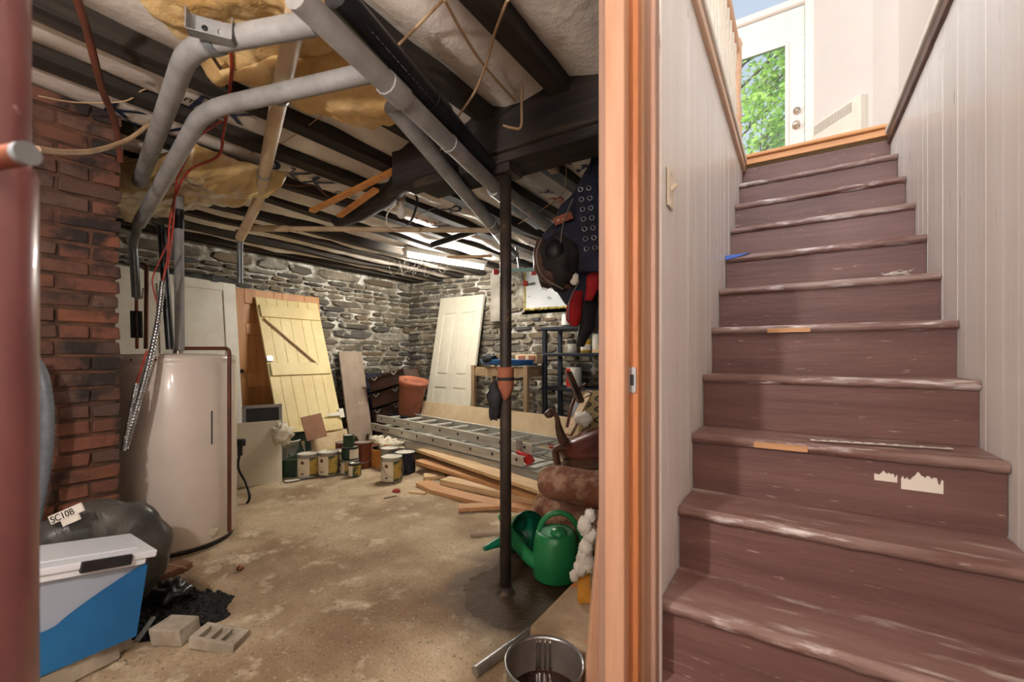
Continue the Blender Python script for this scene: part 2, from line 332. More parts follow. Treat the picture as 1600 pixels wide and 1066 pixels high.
# chimney --------------------------------------------------------
ch=atd(187,556,2.06); cx0,cy1=ch.x,ch.y
chim=thing('chimney','tall rough red brick chimney stack beside the white water tank','chimney',(cx0-.3,cy1-.35,0))
G().bx(cx0-.6,cx0-.012,cy1-.8,cy1-.012,0,2.46).obj('mortar_core','brick_mortar',chim)
def brick(x0,x1,y0,y1,z0,z1,rd,g=None):
    j=lambda a=.004: rd.uniform(-a,a)
    gs=G(); b=.006
    p=[(x0,y0),(x1,y0),(x1,y1),(x0,y1)]
    cxm,cym=(x0+x1)/2,(y0+y1)/2
    vs=[(x+j(),y+j(),z0+b*.5+j(.003)) for x,y in p]+[(x+j(.006),y+j(.006),z1-b*.5+j(.003)) for x,y in p]
    gs.add(vs,[(3,2,1,0),(4,5,6,7),(0,1,5,4),(1,2,6,5),(2,3,7,6),(3,0,4,7)])
    o=gs.obj('brick','brick',chim,bev=.006); return o
rd=random.Random(11); z=0.0; row=0; H=.0715
while z<2.44:
    out=.016 if z<.42 else 0
    y=cy1
    pat=[.105,.215,.105] if row%2 else [.215,.105,.215]
    if row%5==2: pat=[.105,.105,.215,.105]
    for L in pat:
        pr=rd.uniform(-.006,.008)+out
        brick(cx0-.10,cx0+pr,y-L+.011,y-(0 if y<cy1 else -out+rd.uniform(-.006,.003)),z+.010,z+H,rd); y-=L
    for k in range(3):   # end face toward the tank
        x1=cx0-.105-k*.16; brick(x1-.15,x1,cy1-.1,cy1+rd.uniform(-.005,.005)+out,z+.010,z+H,rd)
    z+=H; row+=1
# ceiling: subfloor boards, joists, beam ---------------------------
ceil=thing('ceiling',loc=(-2.8,1.6,2.27),kind='structure')
y=-1.55
x=XL
while x<-.34:
    G().bx(x,min(x+.148,-.34),-1.55,YB,2.475,2.51).obj('floorboard','subfloor',ceil); x+=.15
rd=random.Random(4); JX=[-.45-.4*i for i in range(12)]
for i,x in enumerate(JX):
    w=.085+rd.uniform(-.008,.012); dz=rd.uniform(-.015,.015); bz=2.27+dz
    g=G()
    n=9
    g.grid(n,2,lambda s,t:(0,0,0)) if False else None
    ys=[-1.55+k*(YB+1.55)/12 for k in range(13)]
    vs=[];fs=[]
    for k,yy in enumerate(ys):
        jx=rd.uniform(-.008,.008); jz=rd.uniform(-.012,.012)
        vs+=[(x-w/2+jx,yy,bz+jz),(x+w/2+jx,yy,bz+jz+rd.uniform(-.006,.006)),(x+w/2+jx,yy,2.475),(x-w/2+jx,yy,2.475)]
    for k in range(12):
        for a in range(4): fs.append((k*4+a,k*4+4+a,k*4+4+(a+1)%4,k*4+(a+1)%4))
    g.add(vs,fs).obj('joist','joist',ceil)
BY=atz(790,925,0).y
beam=thing('trim_1',loc=(-2,BY,2.06),kind='structure')
g=G(); rd=random.Random(8); vs=[];fs=[]; n=16
for k in range(n+1):
    x=-4.9+k*(4.55/n); jz=rd.uniform(-.008,.008)
    vs+=[(x,BY-.09+rd.uniform(-.006,.006),2.10+jz),(x,BY+.1,2.10+jz),(x,BY+.1,2.37),(x,BY-.09+rd.uniform(-.006,.006),2.37)]
for k in range(n):
    for a in range(4): fs.append((k*4+a,k*4+4+a,k*4+4+(a+1)%4,k*4+(a+1)%4))
fs.append((n*4,n*4+1,n*4+2,n*4+3)); g.add(vs,fs)
for v_ in g.v: pass
g=G(); g.bx(-1.9,-.36,BY-.09,BY+.10,2.105,2.37); g.obj('beam_timber','beam',beam,bev=.012)
G().bx(-1.75,-.36,BY-.07,BY+.13,2.062,2.11).obj('ledger_timber','beam',beam,bev=.008)
# log girder that goes on to the left
lg=G(); lg.tube(smooth([(-1.6,BY+.03,2.285),(-2.1,BY+.2,2.28),(-2.6,BY+.38,2.28),(-3.2,BY+.5,2.29)],5),[.075+.006*math.sin(k*1.7) for k in range(16)],14); lg.obj('log_timber','beam',beam)
# sill plate over the left and back walls
G().bx(XL-.05,XL+.06,.6,YB,2.3,2.42).obj('sill_timber','joist',ceil); G().bx(XL,-.4,YB-.06,YB+.05,2.3,2.42).obj('sill_timber','joist',ceil)
# ---------------- stairs
SX0,SX1=-.318,.469; SY=1.227; RUN=.2173; RISE=.2; SZ=.473
st=thing('staircase','worn maroon painted wooden staircase climbing between white plank walls','stairs',(.07,SY,.07))
rd=random.Random(2)
for i in range(-1,10):
    y=SY+i*RUN; z=SZ+i*RISE
    dz=rd.uniform(-.003,.003)
    G().bx(SX0+.003,SX1-.003,y+.014,y+RUN+.03,z-.03,z+dz).obj('tread','stair_tread',st,bev=.003)
    g=G(); n=22; vs=[];fs=[]
    prof=[(.016,-.032),(.003,-.028),(-.002,-.017),(.002,-.004),(.016,.0012)]
    for k in range(n+1):
        x=SX0+.003+(SX1-SX0-.006)*k/n; wv=.004*noise.noise(Vector((x*14,i*3.7,0))); wz=.003*noise.noise(Vector((x*22,i*2.3,4)))
        for a,b in prof: vs.append((x,y+a+wv,z+dz+b+(wz if b<-.02 else 0)))
    m=len(prof)
    for k in range(n):
        for a in range(m-1): fs.append((k*m+a,k*m+a+1,k*m+m+a+1,k*m+m+a))
    g.add(vs,fs,True).add([vs[k] for k in range(m)],[tuple(range(m))]).obj('nosing','stair_nosing',st)
for i in range(-1,11):
    y=SY+i*RUN; z=SZ+i*RISE
    G().bx(SX0+.003,SX1-.003,y+.02,y+.04,z-RISE-.002,z-.028).obj('riser','stair_riser',st)
# wear on single steps
def on_riser(i,u0,u1,v0,v1,m,name,jag=True,label=None):
    y=SY+i*RUN+.0185; a=aty(u0,v1,y); b=aty(u1,v0,y)
    top=[]; n=26; r=random.Random(i)
    pts=[(a.x,a.z)]+[(b.x,a.z)]
    for k in range(n+1):
        t=1-k/n; pts.append((a.x+(b.x-a.x)*t,a.z+(b.z-a.z)*((.35+.3*math.sin(math.pi*t)+.35*r.random()) if jag else 1)))
    return G().prism(pts,y-.0012,y+.002).obj(name,m,st,label=label)
on_riser(2,1366,1402,738,750,'paper','paint_chip'); on_riser(2,1408,1474,742,764,'paper','paint_chip',label='torn patch of bare white paper on the riser')
def worn_edge(i,u0,u1,v):
    y=SY+i*RUN; a=aty(u0,v,y); b=aty(u1,v,y); z=SZ+i*RISE
    G().bx(a.x,b.x,y-.0045,y+.012,z-.028,z-.010).obj('worn_edge','pine_x',st,label='bare pine where the nosing paint has chipped off')
worn_edge(4,1199,1266,510); worn_edge(2,1178,1262,690)
tz=SZ+2*RISE; p=atz(1268,690,tz); q=atz(1490,704,tz)
tp=thing('paper_strip','printed cream paper strip stuck along a stair nosing','paper strip',(p.x,p.y,tz))
d=(q-p); d.z=0; Mx=frame((p.x,p.y,tz+.004),d,(0,0,1)); g=G(Mx); g.bx(0,d.length,.0,.022,-.001,.0006); g.obj('strip','paper',tp)
g=G(Mx)
for k,w in enumerate((.02,.008,.008,.012,.008,.014,.02,.03,.02,.03,.02)):
    x=.012+k*d.length/11.5; g.bx(x,x+w,.006,.014,.0007,.0012)
g.obj('print_marks','print_grey',tp)
z6=SZ+6*RISE; y6=SY+6*RUN; a=aty(1134,408,y6); 
tag(G().add([(SX0+.004,y6-.006,z6+.001),(SX0+.12,y6-.006,z6+.004),(SX0+.06,y6-.008,z6-.012),(SX0+.004,y6-.008,z6-.022),(SX0+.004,y6+.05,z6+.004),(SX0+.1,y6+.04,z6+.004)],[(0,1,2,3),(0,4,5,1)]).obj('tape_scrap','tape_blue',solid=.0008),'scrap of blue masking tape on a stair nosing beside the switch wall','tape')
p5=Vector((.34,SY+5*RUN+.02,SZ+5*RISE+.003)); r=random.Random(3); g=G()
for k in range(26):
    a=[p5+Vector((r.gauss(0,.022),r.gauss(0,.010),abs(r.gauss(0,.008)))) for _ in range(3)]; g.tube(smooth(a,3),.0007,4,False)
tag(g.obj('lint_tuft','fibre'),'small tuft of white lint lying on a stair tread edge','lint')
# ---------------- stairwell walls (planks are parts)
def plank_wall(name,x,sgn,y0,y1,z0,z1,seed,core):
    r=random.Random(seed); root=thing(name,loc=(x,(y0+y1)/2,z0),kind='structure')
    G().bx(min(core),max(core),y0,y1,z0,z1).obj('wall_core','wall_gap',root)
    y=y0
    while y<y1-.01:
        w=r.choice([.085,.1,.115,.13]); ye=min(y+w,y1)
        t=r.uniform(0,.0012); xs=sorted([x+sgn*.0,x-sgn*(.016)+sgn*0]); 
        xa,xb=(x-.016,x+t) if sgn>0 else (x-t,x+.016)
        G().bx(xa,xb,y+.0018,ye-.0018,z0,z1).obj('plank','plank_white',root); y=ye
    return root
plank_wall('wall_stair_left',SX0,1,1.205,3.42,0,2.44,5,(-.40,SX0-.0025))
plank_wall('wall_stair_right',SX1,-1,-1.5,3.5,0,2.46,9,(SX1+.0025,.58))
# caps at floor level round the stairwell
t2=thing('trim_2',loc=(SX1,2.4,2.46),kind='structure')
G().bx(SX1-.028,SX1+.05,.9,3.42,2.475,2.51).obj('cap_board','white_paint',t2,bev=.006); G().bx(SX1-.016,SX1+.01,.9,3.42,2.42,2.475).obj('moulding','cap_brown',t2,bev=.006)
t3=thing('trim_3',loc=(SX0,2.4,2.44),kind='structure')
G().bx(SX0-.06,SX0+.03,.9,3.42,2.475,2.51).obj('cap_board','white_paint',t3,bev=.006); G().bx(SX0-.016,SX0+.02,.9,3.42,2.425,2.475).obj('moulding','rail_pink',t3,bev=.006)
YT=SY+10*RUN; ZT=SZ+10*RISE
t4=thing('trim_4',loc=(.07,YT,ZT),kind='structure')
G().bx(SX0,SX1,YT+.004,YT+.03,ZT-.005,ZT+.035).obj('fascia','trim_orange',t4,bev=.003); G().bx(SX0,SX1,YT-.02,YT+.06,ZT+.035,ZT+.06).obj('floor_nosing','trim_orange',t4,bev=.01)
# upstairs floor, walls, ceiling
G_=G(); G_.bx(-3.0,SX0-.02,-1.5,5.1,2.505,2.53); G_.bx(SX0-.02,SX1+.05,YT+.05,5.1,2.505,2.53); G_.bx(SX1+.0,.75,-1.5,YT+.06,2.49,2.507); G_.bx(SX1,.75,YT+.05,5.1,2.505,2.53); G_.bx(SX0-.02,SX1+.05,-1.5,.55,2.46,2.53)
struct(G_.obj('floor_upstairs','trim_orange'))
struct(G().bx(-3.1,.9,-1.6,5.3,5.15,5.25).obj('ceiling_upstairs','ceiling_white'))
YD=5.06
w=G(); w.bx(-3.1,-.98,YD,YD+.15,2.5,5.15); w.bx(.13,.9,YD,YD+.15,2.5,5.15); w.bx(-.98,.13,YD,YD+.15,4.98,5.15); struct(w.obj('wall_door_side','wall_white'))
w=G(); w.add([(.13,5.05,2.5),(.514,4.516,2.5),(.62,4.17,2.5),(.62,-1.5,2.5),(.13,5.05,5.15),(.514,4.516,5.15),(.62,4.17,5.15),(.62,-1.5,5.15)],[(0,1,5,4),(1,2,6,5),(2,3,7,6)]); struct(w.obj('wall_right','wall_white',solid=.01))
w=G(); w.bx(-3.1,-3.0,-1.5,1.2,2.5,5.15); w.bx(-3.1,-3.0,4.0,5.2,2.5,5.15); w.bx(-3.1,-3.0,1.2,4.0,2.5,3.1); w.bx(-3.1,-3.0,1.2,4.0,4.7,5.15); struct(w.obj('wall_window_side','wall_white'))
w=G(); w.bx(-3.1,-.8,-1.6,-1.45,2.5,5.15); w.bx(-.8,.9,-1.6,-1.45,2.5,3.1); w.bx(-.8,.9,-1.6,-1.45,4.7,5.15); struct(w.obj('wall_street','wall_white'))
struct(G().bx(.58,.75,-1.6,5.1,0,2.5).obj('wall_hall_right','wall_white'))
# front door with glass
dr=thing('door_1',loc=(-.4,YD,2.53),kind='structure')
dx0,dx1,gz0,gz1=-.80,.06,2.70,4.22
gx0,gx1=-.66,-.09
G().bx(dx0,gx0,YD+.02,YD+.065,2.53,4.55).obj('stile','window_frame',dr,bev=.004); G().bx(gx1,dx1,YD+.02,YD+.065,2.53,4.55).obj('stile','window_frame',dr,bev=.004)
G().bx(gx0,gx1,YD+.02,YD+.065,2.53,gz0).obj('bottom_rail','window_frame',dr); G().bx(gx0,gx1,YD+.02,YD+.065,gz1,4.55).obj('top_rail','window_frame',dr)
G().bx(gx0,gx1,YD+.038,YD+.044,gz0,gz1).obj('pane','glass_clear',dr)
g=G()
for a in ((gx0-.02,gx0+.008,gz0-.02,gz1+.02),(gx1-.008,gx1+.02,gz0-.02,gz1+.02),(gx0,gx1,gz0-.02,gz0+.008),(gx0,gx1,gz1-.008,gz1+.02)): g.bx(a[0],a[1],YD+.008,YD+.022,a[2],a[3])
g.obj('glass_bead','window_frame',dr,bev=.003)
for (u,v,nm) in ((1244,195,'knob'),(1245,172,'deadbolt')):
    p=aty(u,v,YD-.01); Mk=Matrix.Translation(p)@Matrix.Rotation(math.radians(90),4,'X')
    g=G(Mk); g.lathe([(0,-.03),(.034,-.03),(.034,-.018),(.014,-.012),(.013,.008),(.028,.018),(.03,.032),(.018,.045),(0,.047)] if nm=='knob' else [(0,-.03),(.033,-.03),(.031,.0),(.012,.004),(.012,.012),(0,.013)],18); g.obj(nm,'brass',dr)
t5=thing('trim_5',loc=(-.4,YD,2.53),kind='structure')
for nm,b in (('casing',(dx1+.004,dx1+.075,2.53,4.62)),('casing',(dx0-.075,dx0-.004,2.53,4.62)),('head_casing',(dx0-.075,dx1+.075,4.56,4.62))):
    G().bx(b[0],b[1],YD-.025,YD+.06,b[2],b[3]).obj(nm,'window_frame',t5,bev=.005)
w2=thing('window_2',loc=(-.4,YD,4.62),kind='structure')
G().bx(-.80,.06,YD+.03,YD+.036,4.62,4.93).obj('pane','glass_clear',w2)
g=G(); g.bx(-.98,-.8,YD,YD+.08,4.62,4.98); g.bx(.06,.13,YD,YD+.08,4.62,4.98); g.bx(-.98,.13,YD-.02,YD+.08,4.93,4.98); g.obj('window_frame','window_frame',w2)
G().bx(-.98,.13,YD-.04,YD+.0,4.95,5.08).obj('head_moulding','window_frame',w2,bev=.01)
# balustrade
bl=thing('balustrade','white turned balusters under a pale wooden handrail around the stairwell top','balustrade',(-.36,2.5,2.51))
for k in range(17):
    y=1.42+k*.122; prof=[(.016,0),(.016,.12),(.010,.13),(.018,.15),(.010,.17),(.014,.22),(.018,.34),(.012,.5),(.009,.6),(.017,.62),(.01,.64),(.016,.66),(.016,.8)]
    G(Matrix.Translation((-.365,y,2.51))).lathe(prof,10).obj('baluster','white_paint',bl)
G().tube([(-.365,1.2,3.34),(-.365,3.47,3.34)],.030,12).obj('handrail','rail_pink',bl)
G(Matrix.Translation((-.365,3.52,2.51))).lathe([(.035,0),(.035,.3),(.024,.32),(.036,.36),(.026,.5),(.034,.7),(.034,.86),(.04,.88),(.028,.92),(0,.95)],14).obj('newel_post','rail_pink',bl)
# convector cover on the angled wall
e=Vector((.62,-.78,0)).normalized(); nn=Vector((-.78,-.62,0)).normalized(); Mv=frame(Vector((.13,5.05,2.53))+e*.10+nn*.0,e,(0,0,1))
cv=thing('convector_cover','white metal heater cover with a pierced grille beside the glazed door','heater',M=Mv)
G(Mv).bx(0,.50,-.09,-.01,0,.76).obj('casing','white_paint',cv,bev=.008)
g=G(Mv)
for i in range(26):
    for j in range(6): x=.02+i*.0155; g.bx(x,x+.008,-.0912,-.088,.655+j*.0145,.663+j*.0145)
g.obj('grille_holes','print_grey',cv,kind='stuff')
pp=Vector((.13,5.05,3.9))+e*.32+nn*.006; g=G(frame(pp,e,(0,0,1))); g.bx(-.04,.04,-.012,.0,-.06,.06); tag(g.obj('thermostat','wall_white',bev=.006),'small white wall thermostat plate above the heater cover','thermostat')
# ---------------- door frame at the basement opening
df=thing('trim_6',loc=(-.36,1.12,0),kind='structure')
HZ=2.44
def fr(nm,m,x0,x1,y0,y1,z1=HZ): return G().bx(x0,x1,y0,y1,0,z1).obj(nm,m,df,bev=.004)
fr('stud','stud_pink',-.4075,-.3565,1.05,1.09)
jb=fr('jamb','jamb_orange',-.405,-.334,1.0905,1.149)
fr('stop','jamb_tan',-.36,-.3335,1.115,1.1515)
fr('casing_inner','jamb_grey',-.345,-.3075,1.152,1.19)
fr('casing_outer','plank_white',-.34,-.303,1.191,1.206)
fr('stud','jamb_grey',-.44,-.405,1.09,1.20)
p=aty(988,594,1.089); Ms=Matrix.Translation(p)
g=G(Ms); g.prism([(-.008,-.032),(.008,-.032),(.010,-.025),(.010,.025),(.008,.032),(-.008,.032),(-.010,.025),(-.010,-.025)],-.003,.001); sp=g.obj('strike_plate','steel',df); G(Ms).bx(-.004,.005,-.0034,-.002,-.014,.014).obj('latch_hole','print_black',sp)
# light switch on the plank wall
p=atx(1046,295,SX0+.003); sw=thing('light_switch','cream toggle light switch on the white plank wall at the stair foot','switch',p)
G().bx(p.x,p.x+.006,p.y-.033,p.y+.033,p.z-.058,p.z+.058).obj('plate','switch',sw,bev=.003); pl_=bpy.context.scene.collection.objects[-1]; g=G(); g.bar(p+V(.004,0,-.004),p+V(.020,0,.01),.009,.012); g.obj('toggle','switch',sw)
for s in (-1,1): G(Matrix.Translation(p+V(.006,0,s*.042))@Matrix.Rotation(math.pi/2,4,'Y')).lathe([(0,.0),(.004,.0),(.003,.0018),(0,.002)],8).obj('screw','brass',pl_)
# tree outside the door
tr=thing('maple_tree','sunlit green leafy tree seen through the front door glass','tree',(-.9,9.6,.0))
r=random.Random(21)
g=G(); g.tube(smooth([(-1.5,9.8,0),(-1.4,9.7,2),(-1.2,9.6,4.2),(-1.1,9.7,7)],4),.13,10); g.obj('trunk','bark',tr)
br=G(); tips=[]
for k in range(16):
    z0=2.5+k*.28; b0=Vector((-1.3,9.65,z0)); L=r.uniform(1.4,2.2); an=r.uniform(-.6,.5); 
    d=Vector((math.cos(an),-.35+r.uniform(-.3,.3),r.uniform(.25,.8))).normalized()
    pts=smooth([b0,b0+d*L*.5+V(0,0,.08),b0+d*L],4); br.tube(pts,[.03*(1-.85*i/(len(pts)-1)) for i in range(len(pts))],6); tips+=pts[2:]
    b1=pts[len(pts)//2]
    for q in range(3):
        d2=(d+V(r.uniform(-.7,.7),r.uniform(-.5,.5),r.uniform(-.5,.6))).normalized(); e2=b1+d2*r.uniform(.5,.9); br.tube([b1,(b1+e2)/2+V(0,0,.04),e2],[.012,.008,.003],5); tips+=[b1.lerp(e2,t) for t in (.3,.5,.7,.85,1)]
br.obj('branches','bark',tr)
lf=[G() for _ in range(4)]
for k in range(3900):
    c=r.choice(tips)+V(r.gauss(0,.16),r.gauss(0,.16),r.gauss(0,.14)); s=r.uniform(.03,.065)
    R=Euler((r.uniform(-.9,.9),r.uniform(-.9,.9),r.uniform(0,6.3))).to_matrix()
    sh=[(0,-1,0),(.35,-.5,.1),(1,-.35,0),(.5,.1,.08),(.75,.6,0),(.2,.5,.08),(0,1.1,0),(-.2,.5,.08),(-.75,.6,0),(-.5,.1,.08),(-1,-.35,0),(-.35,-.5,.1)]
    lf[k%4].add([c+R@(Vector(p)*s) for p in sh],[tuple(range(12))])
for g in lf: g.obj('foliage','leaf',tr,kind='stuff')
struct(G().bx(-12,12,5.3,24,-.3,2.0).obj('ground_outside','can_green'))
# ================================================================ CEILING CONTENTS
ORD=['first','second','third','fourth','fifth','sixth','seventh','eighth','ninth','tenth','eleventh']
def wrap_z(i,x,y):
    a,b=JX[i+1]+.04,JX[i]-.04; s=max(0,min(1,(x-a)/(b-a)))
    z=2.335-.05*math.sin(math.pi*s)*(1+.6*noise.noise(Vector((y*1.4,i*4.1,1))))
    z+=.016*noise.noise(Vector((x*7,y*3.0,i*2.2)))+.010*noise.noise(Vector((x*16,y*5,i)))
    return z
for i in range(11):
    g=G(); a,b=JX[i+1]+.035,JX[i]-.035; y0=-1.2; y1=4.8
    g.grid(12,90,lambda s,t:(a+(b-a)*s,y0+(y1-y0)*t,wrap_z(i,a+(b-a)*s,y0+(y1-y0)*t)))
    o=tag(g.obj('house_wrap','wrap'),'white printed house wrap sagging in the %s joist bay from the doorway'%ORD[i],'house wrap','house wrap sheets between the joists'); 
    o['bay']=i; 
    if i==0: WR=[]
    WR.append(o)
def print_on(i,s,size,x,y,m,flip=1):
    cu=bpy.data.curves.new('p','FONT'); cu.body=s; cu.size=size; t=bpy.data.objects.new('tmp_text',cu); COL.objects.link(t)
    me=bpy.data.meshes.new_from_object(t.evaluated_get(bpy.context.evaluated_depsgraph_get())); bpy.data.objects.remove(t)
    g=G(); vs=[]
    for p in me.vertices:
        X=x+p.co.y*flip; Y=y+p.co.x*flip; vs.append((X,Y,wrap_z(i,X,Y)-.007))
    g.add(vs,[tuple(q.vertices) for q in me.polygons]); g.obj('print',m,WR[i])
def bay_of(x):
    for i in range(11):
        if JX[i+1]<x<JX[i]: return i
    return 10
def print_px(u,v,s,size,m,flip=1):
    p=atz(u,v,2.35); i=bay_of(p.x); x=(JX[i]+JX[i+1])/2-size*.35*flip; print_on(i,s,size,x,p.y,m,flip)
print_px(270,105,'cement',.075,'print_black'); print_px(318,118,'RK',.2,'print_blue'); print_px(205,120,'= =',.07,'print_grey')
print_px(488,262,'K',.27,'print_blue'); print_px(520,285,'orec',.09,'print_black'); print_px(550,345,'= = =',.07,'print_red'); print_px(640,325,'SOS',.17,'print_red')
print_px(668,340,'KY',.27,'print_blue'); print_px(715,347,'cs',.12,'print_black'); print_px(872,242,'KY',.28,'print_blue'); print_px(812,288,'Y',.16,'print_blue'); print_px(835,300,'Pink',.16,'print_red'); print_px(700,310,'R',.26,'print_blue'); print_px(425,222,'RK',.26,'print_blue'); print_px(770,352,'K',.26,'print_blue'); print_px(440,345,'= = =',.08,'print_red'); print_px(150,150,'KY',.26,'print_blue'); print_px(830,365,'10',.14,'print_black'); print_px(520,380,'= = =',.06,'print_red')
# insulation batts
def batt(name,poly,z,th,m,label,seed,amp=.05,n=44):
    # poly: list of world XY corners (4), lumpy underside
    A,B,C,D=[Vector((p.x,p.y,0)) for p in poly]
    def P(s,t): return A.lerp(B,s).lerp(D.lerp(C,s),t)
    g=G()
    def bot(s,t):
        p=P(s,t); e=min(s,1-s,t,1-t); k=min(1,e/.10); k=math.sqrt(max(0,1-(1-k)**2))
        q=p+Vector((.03*noise.noise(p*5+V(seed,0,0)),.03*noise.noise(p*5+V(0,seed,0)),0))
        return (q.x,q.y,z+th*(1-k)+amp*noise.noise(p*3.4+V(0,0,seed))+amp*.5*noise.noise(p*9+V(0,0,seed))+amp*.22*noise.noise(p*24+V(0,0,seed)))
    g.grid(n,n,bot)
    g.add([(p.x,p.y,z+th) for p in (A,B,C,D)],[(0,1,2,3)])
    return tag(g.obj(name,m),label,'insulation')
batt('insulation_batt',[atz(150,-60,2.2),atz(420,-90,2.2),atz(560,80,2.2),atz(330,148,2.2)],2.2,.15,'batt','big sagging yellow glass wool batt behind the upper grey pipe elbow',2)
batt('insulation_batt',[atz(300,112,2.2),atz(560,75,2.2),atz(655,172,2.2),atz(590,225,2.2)],2.2,.15,'batt','yellow glass wool batt beside the black drain pipe, edge hanging loose',5)
batt('insulation_bag',[atz(150,292,2.13),atz(300,262,2.13),atz(452,300,2.13),atz(190,356,2.13)],2.12,.12,'poly_batt','plastic wrapped yellow insulation bag hanging above the water tank',9,amp=.05)
# pipes ----------------------------------------------------------
def pipe(name,pts,r,m,label,cat='pipe',n=12,sm=0,joints=(),jm=None,bands=()):
    P=[Vector(p) for p in pts]; Q=smooth(P,sm) if sm else P
    root=thing(name,label,cat,tuple(P[0])); G().tube(Q,r,n).obj('pipe_run',m,root)
    for (k,t,rr,ln) in joints:
        a=P[k].lerp(P[k+1],t); d=(P[k+1]-P[k]).normalized(); G().tube([a-d*ln/2,a+d*ln/2],rr,n).obj('coupling',jm or m,root)
    return root
def bend(pts,rad=.09,n=5):
    P=[Vector(p) for p in pts]; out=[P[0]]
    for i in range(1,len(P)-1):
        a=P[i]+(P[i-1]-P[i]).normalized()*rad; b=P[i]+(P[i+1]-P[i]).normalized()*rad
        for k in range(n+1):
            t=k/n; out.append((1-t)**2*a+2*t*(1-t)*P[i]+t*t*b)
    out.append(P[-1]); return out
TK=atd(277,556,2.72); TK.z=0
p_a=atz(585,112,2.07); 
pipe('insulated_pipe',bend([p_a,atz(318,172,2.07),atd(217,350,2.45)],.12),.031,'foam_pipe','grey foam sleeved pipe running from bundle down to tank, lower one')
pipe('insulated_pipe',bend([atz(492,36,2.1),atz(296,72,2.1),atd(218,285,2.35)],.12),.033,'foam_pipe','grey foam sleeved pipe with metal box, upper one of two',joints=((1,.42,.035,.01),(1,.62,.038,.03)),jm='galv')
pipe('wrapped_pipe',bend([atz(470,-10,2.16),atz(405,312,2.14),atd(375,372,3.15)],.1),.031,'pipe_white','cream wrapped pipe hanging under the joists, tied with wire',joints=((0,.32,.036,.02),(0,.8,.035,.015)),jm='galv')
q0=atd(375,362,3.15); q1=atd(375,443,3.15); q2=atd(290,428,3.35)
pipe('drop_pipe',[q0,q1],.020,'galv','dark vertical pipe dropping beside the pine door',joints=((0,.05,.028,.05),),jm='copper_old')
pipe('cross_pipe',[q1+V(0,0,.01),q2,atd(225,418,3.4)],.022,'galv','grey horizontal pipe across the white door tops',joints=((0,.45,.03,.05),))
b0,b1=atz(462,-8,2.0),atd(772,292,2.16)
pipe('drain_pipe',[b0,b1],.034,'foam_pipe','long grey drain pipe running from ceiling corner to the steel post',joints=((0,.32,.039,.09),(0,.62,.037,.012)),jm='foam_pipe')
c0,c1=atz(525,-10,2.09),atd(770,268,2.15)
dp=pipe('black_drain_pipe',[c0,c1],.040,'abs','thick black plastic drain pipe with white print under the joists',joints=((0,.48,.046,.10),))
dv=(c1-c0).normalized(); dn=(CAM-c0.lerp(c1,.3)); dn=(dn-dv*dn.dot(dv)).normalized()
text('- -- - --- -- - ---- - -- - --- -- - -- --- - --',.022,frame(c0.lerp(c1,.10)+dn*.0405,dv,dn.cross(dv)) @ Matrix.Rotation(math.pi/2,4,'X') if False else Matrix(((dv.x,-(dv.cross(dn)).x,dn.x,(c0.lerp(c1,.10)+dn*.0407).x),(dv.y,-(dv.cross(dn)).y,dn.y,(c0.lerp(c1,.10)+dn*.0407).y),(dv.z,-(dv.cross(dn)).z,dn.z,(c0.lerp(c1,.10)+dn*.0407).z),(0,0,0,1))),'grey_wire',dp,sx=1.3)
pipe('drain_pipe',[atd(612,165,1.70),atd(774,358,2.75)],.036,'foam_pipe','grey drain pipe sloping under the bundle toward the post',joints=((0,.93,.040,.03),))
pipe('drain_pipe',[atd(772,284,2.2),atd(868,362,3.3)],.034,'foam_pipe','grey drain pipe going on behind the steel post, upper',joints=((0,.8,.038,.03),))
pipe('drain_pipe',[atd(770,296,2.3),atd(840,352,3.5)],.034,'galv','grey drain pipe going on behind the steel post, lower')
pipe('wrapped_pipe',[atd(400,357,3.4),atd(770,360,3.42)],.020,'pipe_white','thin tan wrapped pipe crossing the whole back ceiling',joints=((0,.05,.026,.30),(0,.55,.024,.02)),jm='pipe_white')
pipe('black_pipe',[atd(675,383,3.9),atd(752,358,3.7)],.026,'abs','short dark pipe stub with pale end above the strip light')
e0,e1=atd(790,385,3.9),atd(812,398,4.2)
pipe('drain_elbow',bend([atd(774,358,2.75),atd(783,372,3.5),e0,atd(806,402,3.9)],.06),.04,'galv','grey pipe elbow hanging behind the steel post')
# metal bracket box with red wires
M0=atz(333,48,2.1); M0=M0+V(0,0,.0); bxm=frame(M0,(.6,.8,-.05),(0.1,0,1)); jb_=thing('junction_box','small galvanised junction box on the upper grey pipe with red wires','junction box',M=bxm)
g=G(bxm); g.bx(-.055,.055,-.002,.0,-.03,.03); g.bx(-.055,.055,-.04,.0,-.032,-.03); g.bx(-.057,-.055,-.04,0,-.03,.03); g.bx(.055,.057,-.04,0,-.03,.03); g.obj('box','steel',jb_)
for x in (-.02,.02): G(bxm@Matrix.Translation((x,-.003,0))@Matrix.Rotation(math.pi/2,4,'X')).lathe([(0,.001),(.008,.001),(.008,0)],12).obj('knockout','print_black',jb_)
def wire(name,pts,r,m,label,sm=6,cat='wire'):
    return tag(G().tube(smooth(pts,sm),r,7).obj(name,m),label,cat)
wire('red_wire',[atd(372,-10,1.36),atd(352,20,1.38),atd(346,40,1.40)],.006,'red_wire','bright red wires dropping into the junction box')
wire('red_wire',[atd(362,-5,1.45),atd(358,60,1.5),atd(362,110,1.6),atd(352,190,1.8),atd(348,215,1.9),atd(340,245,2.0),atd(292,270,2.2),atd(268,330,2.35),atd(262,400,2.4),atd(254,440,2.4)],.006,'red_wire','long red wire looping from the ceiling down to the flexible conduit')
wire('red_wire',[atd(330,85,1.5),atd(352,120,1.7),atd(364,145,1.9)],.006,'copper_old','short red brown wire behind the grey elbow')
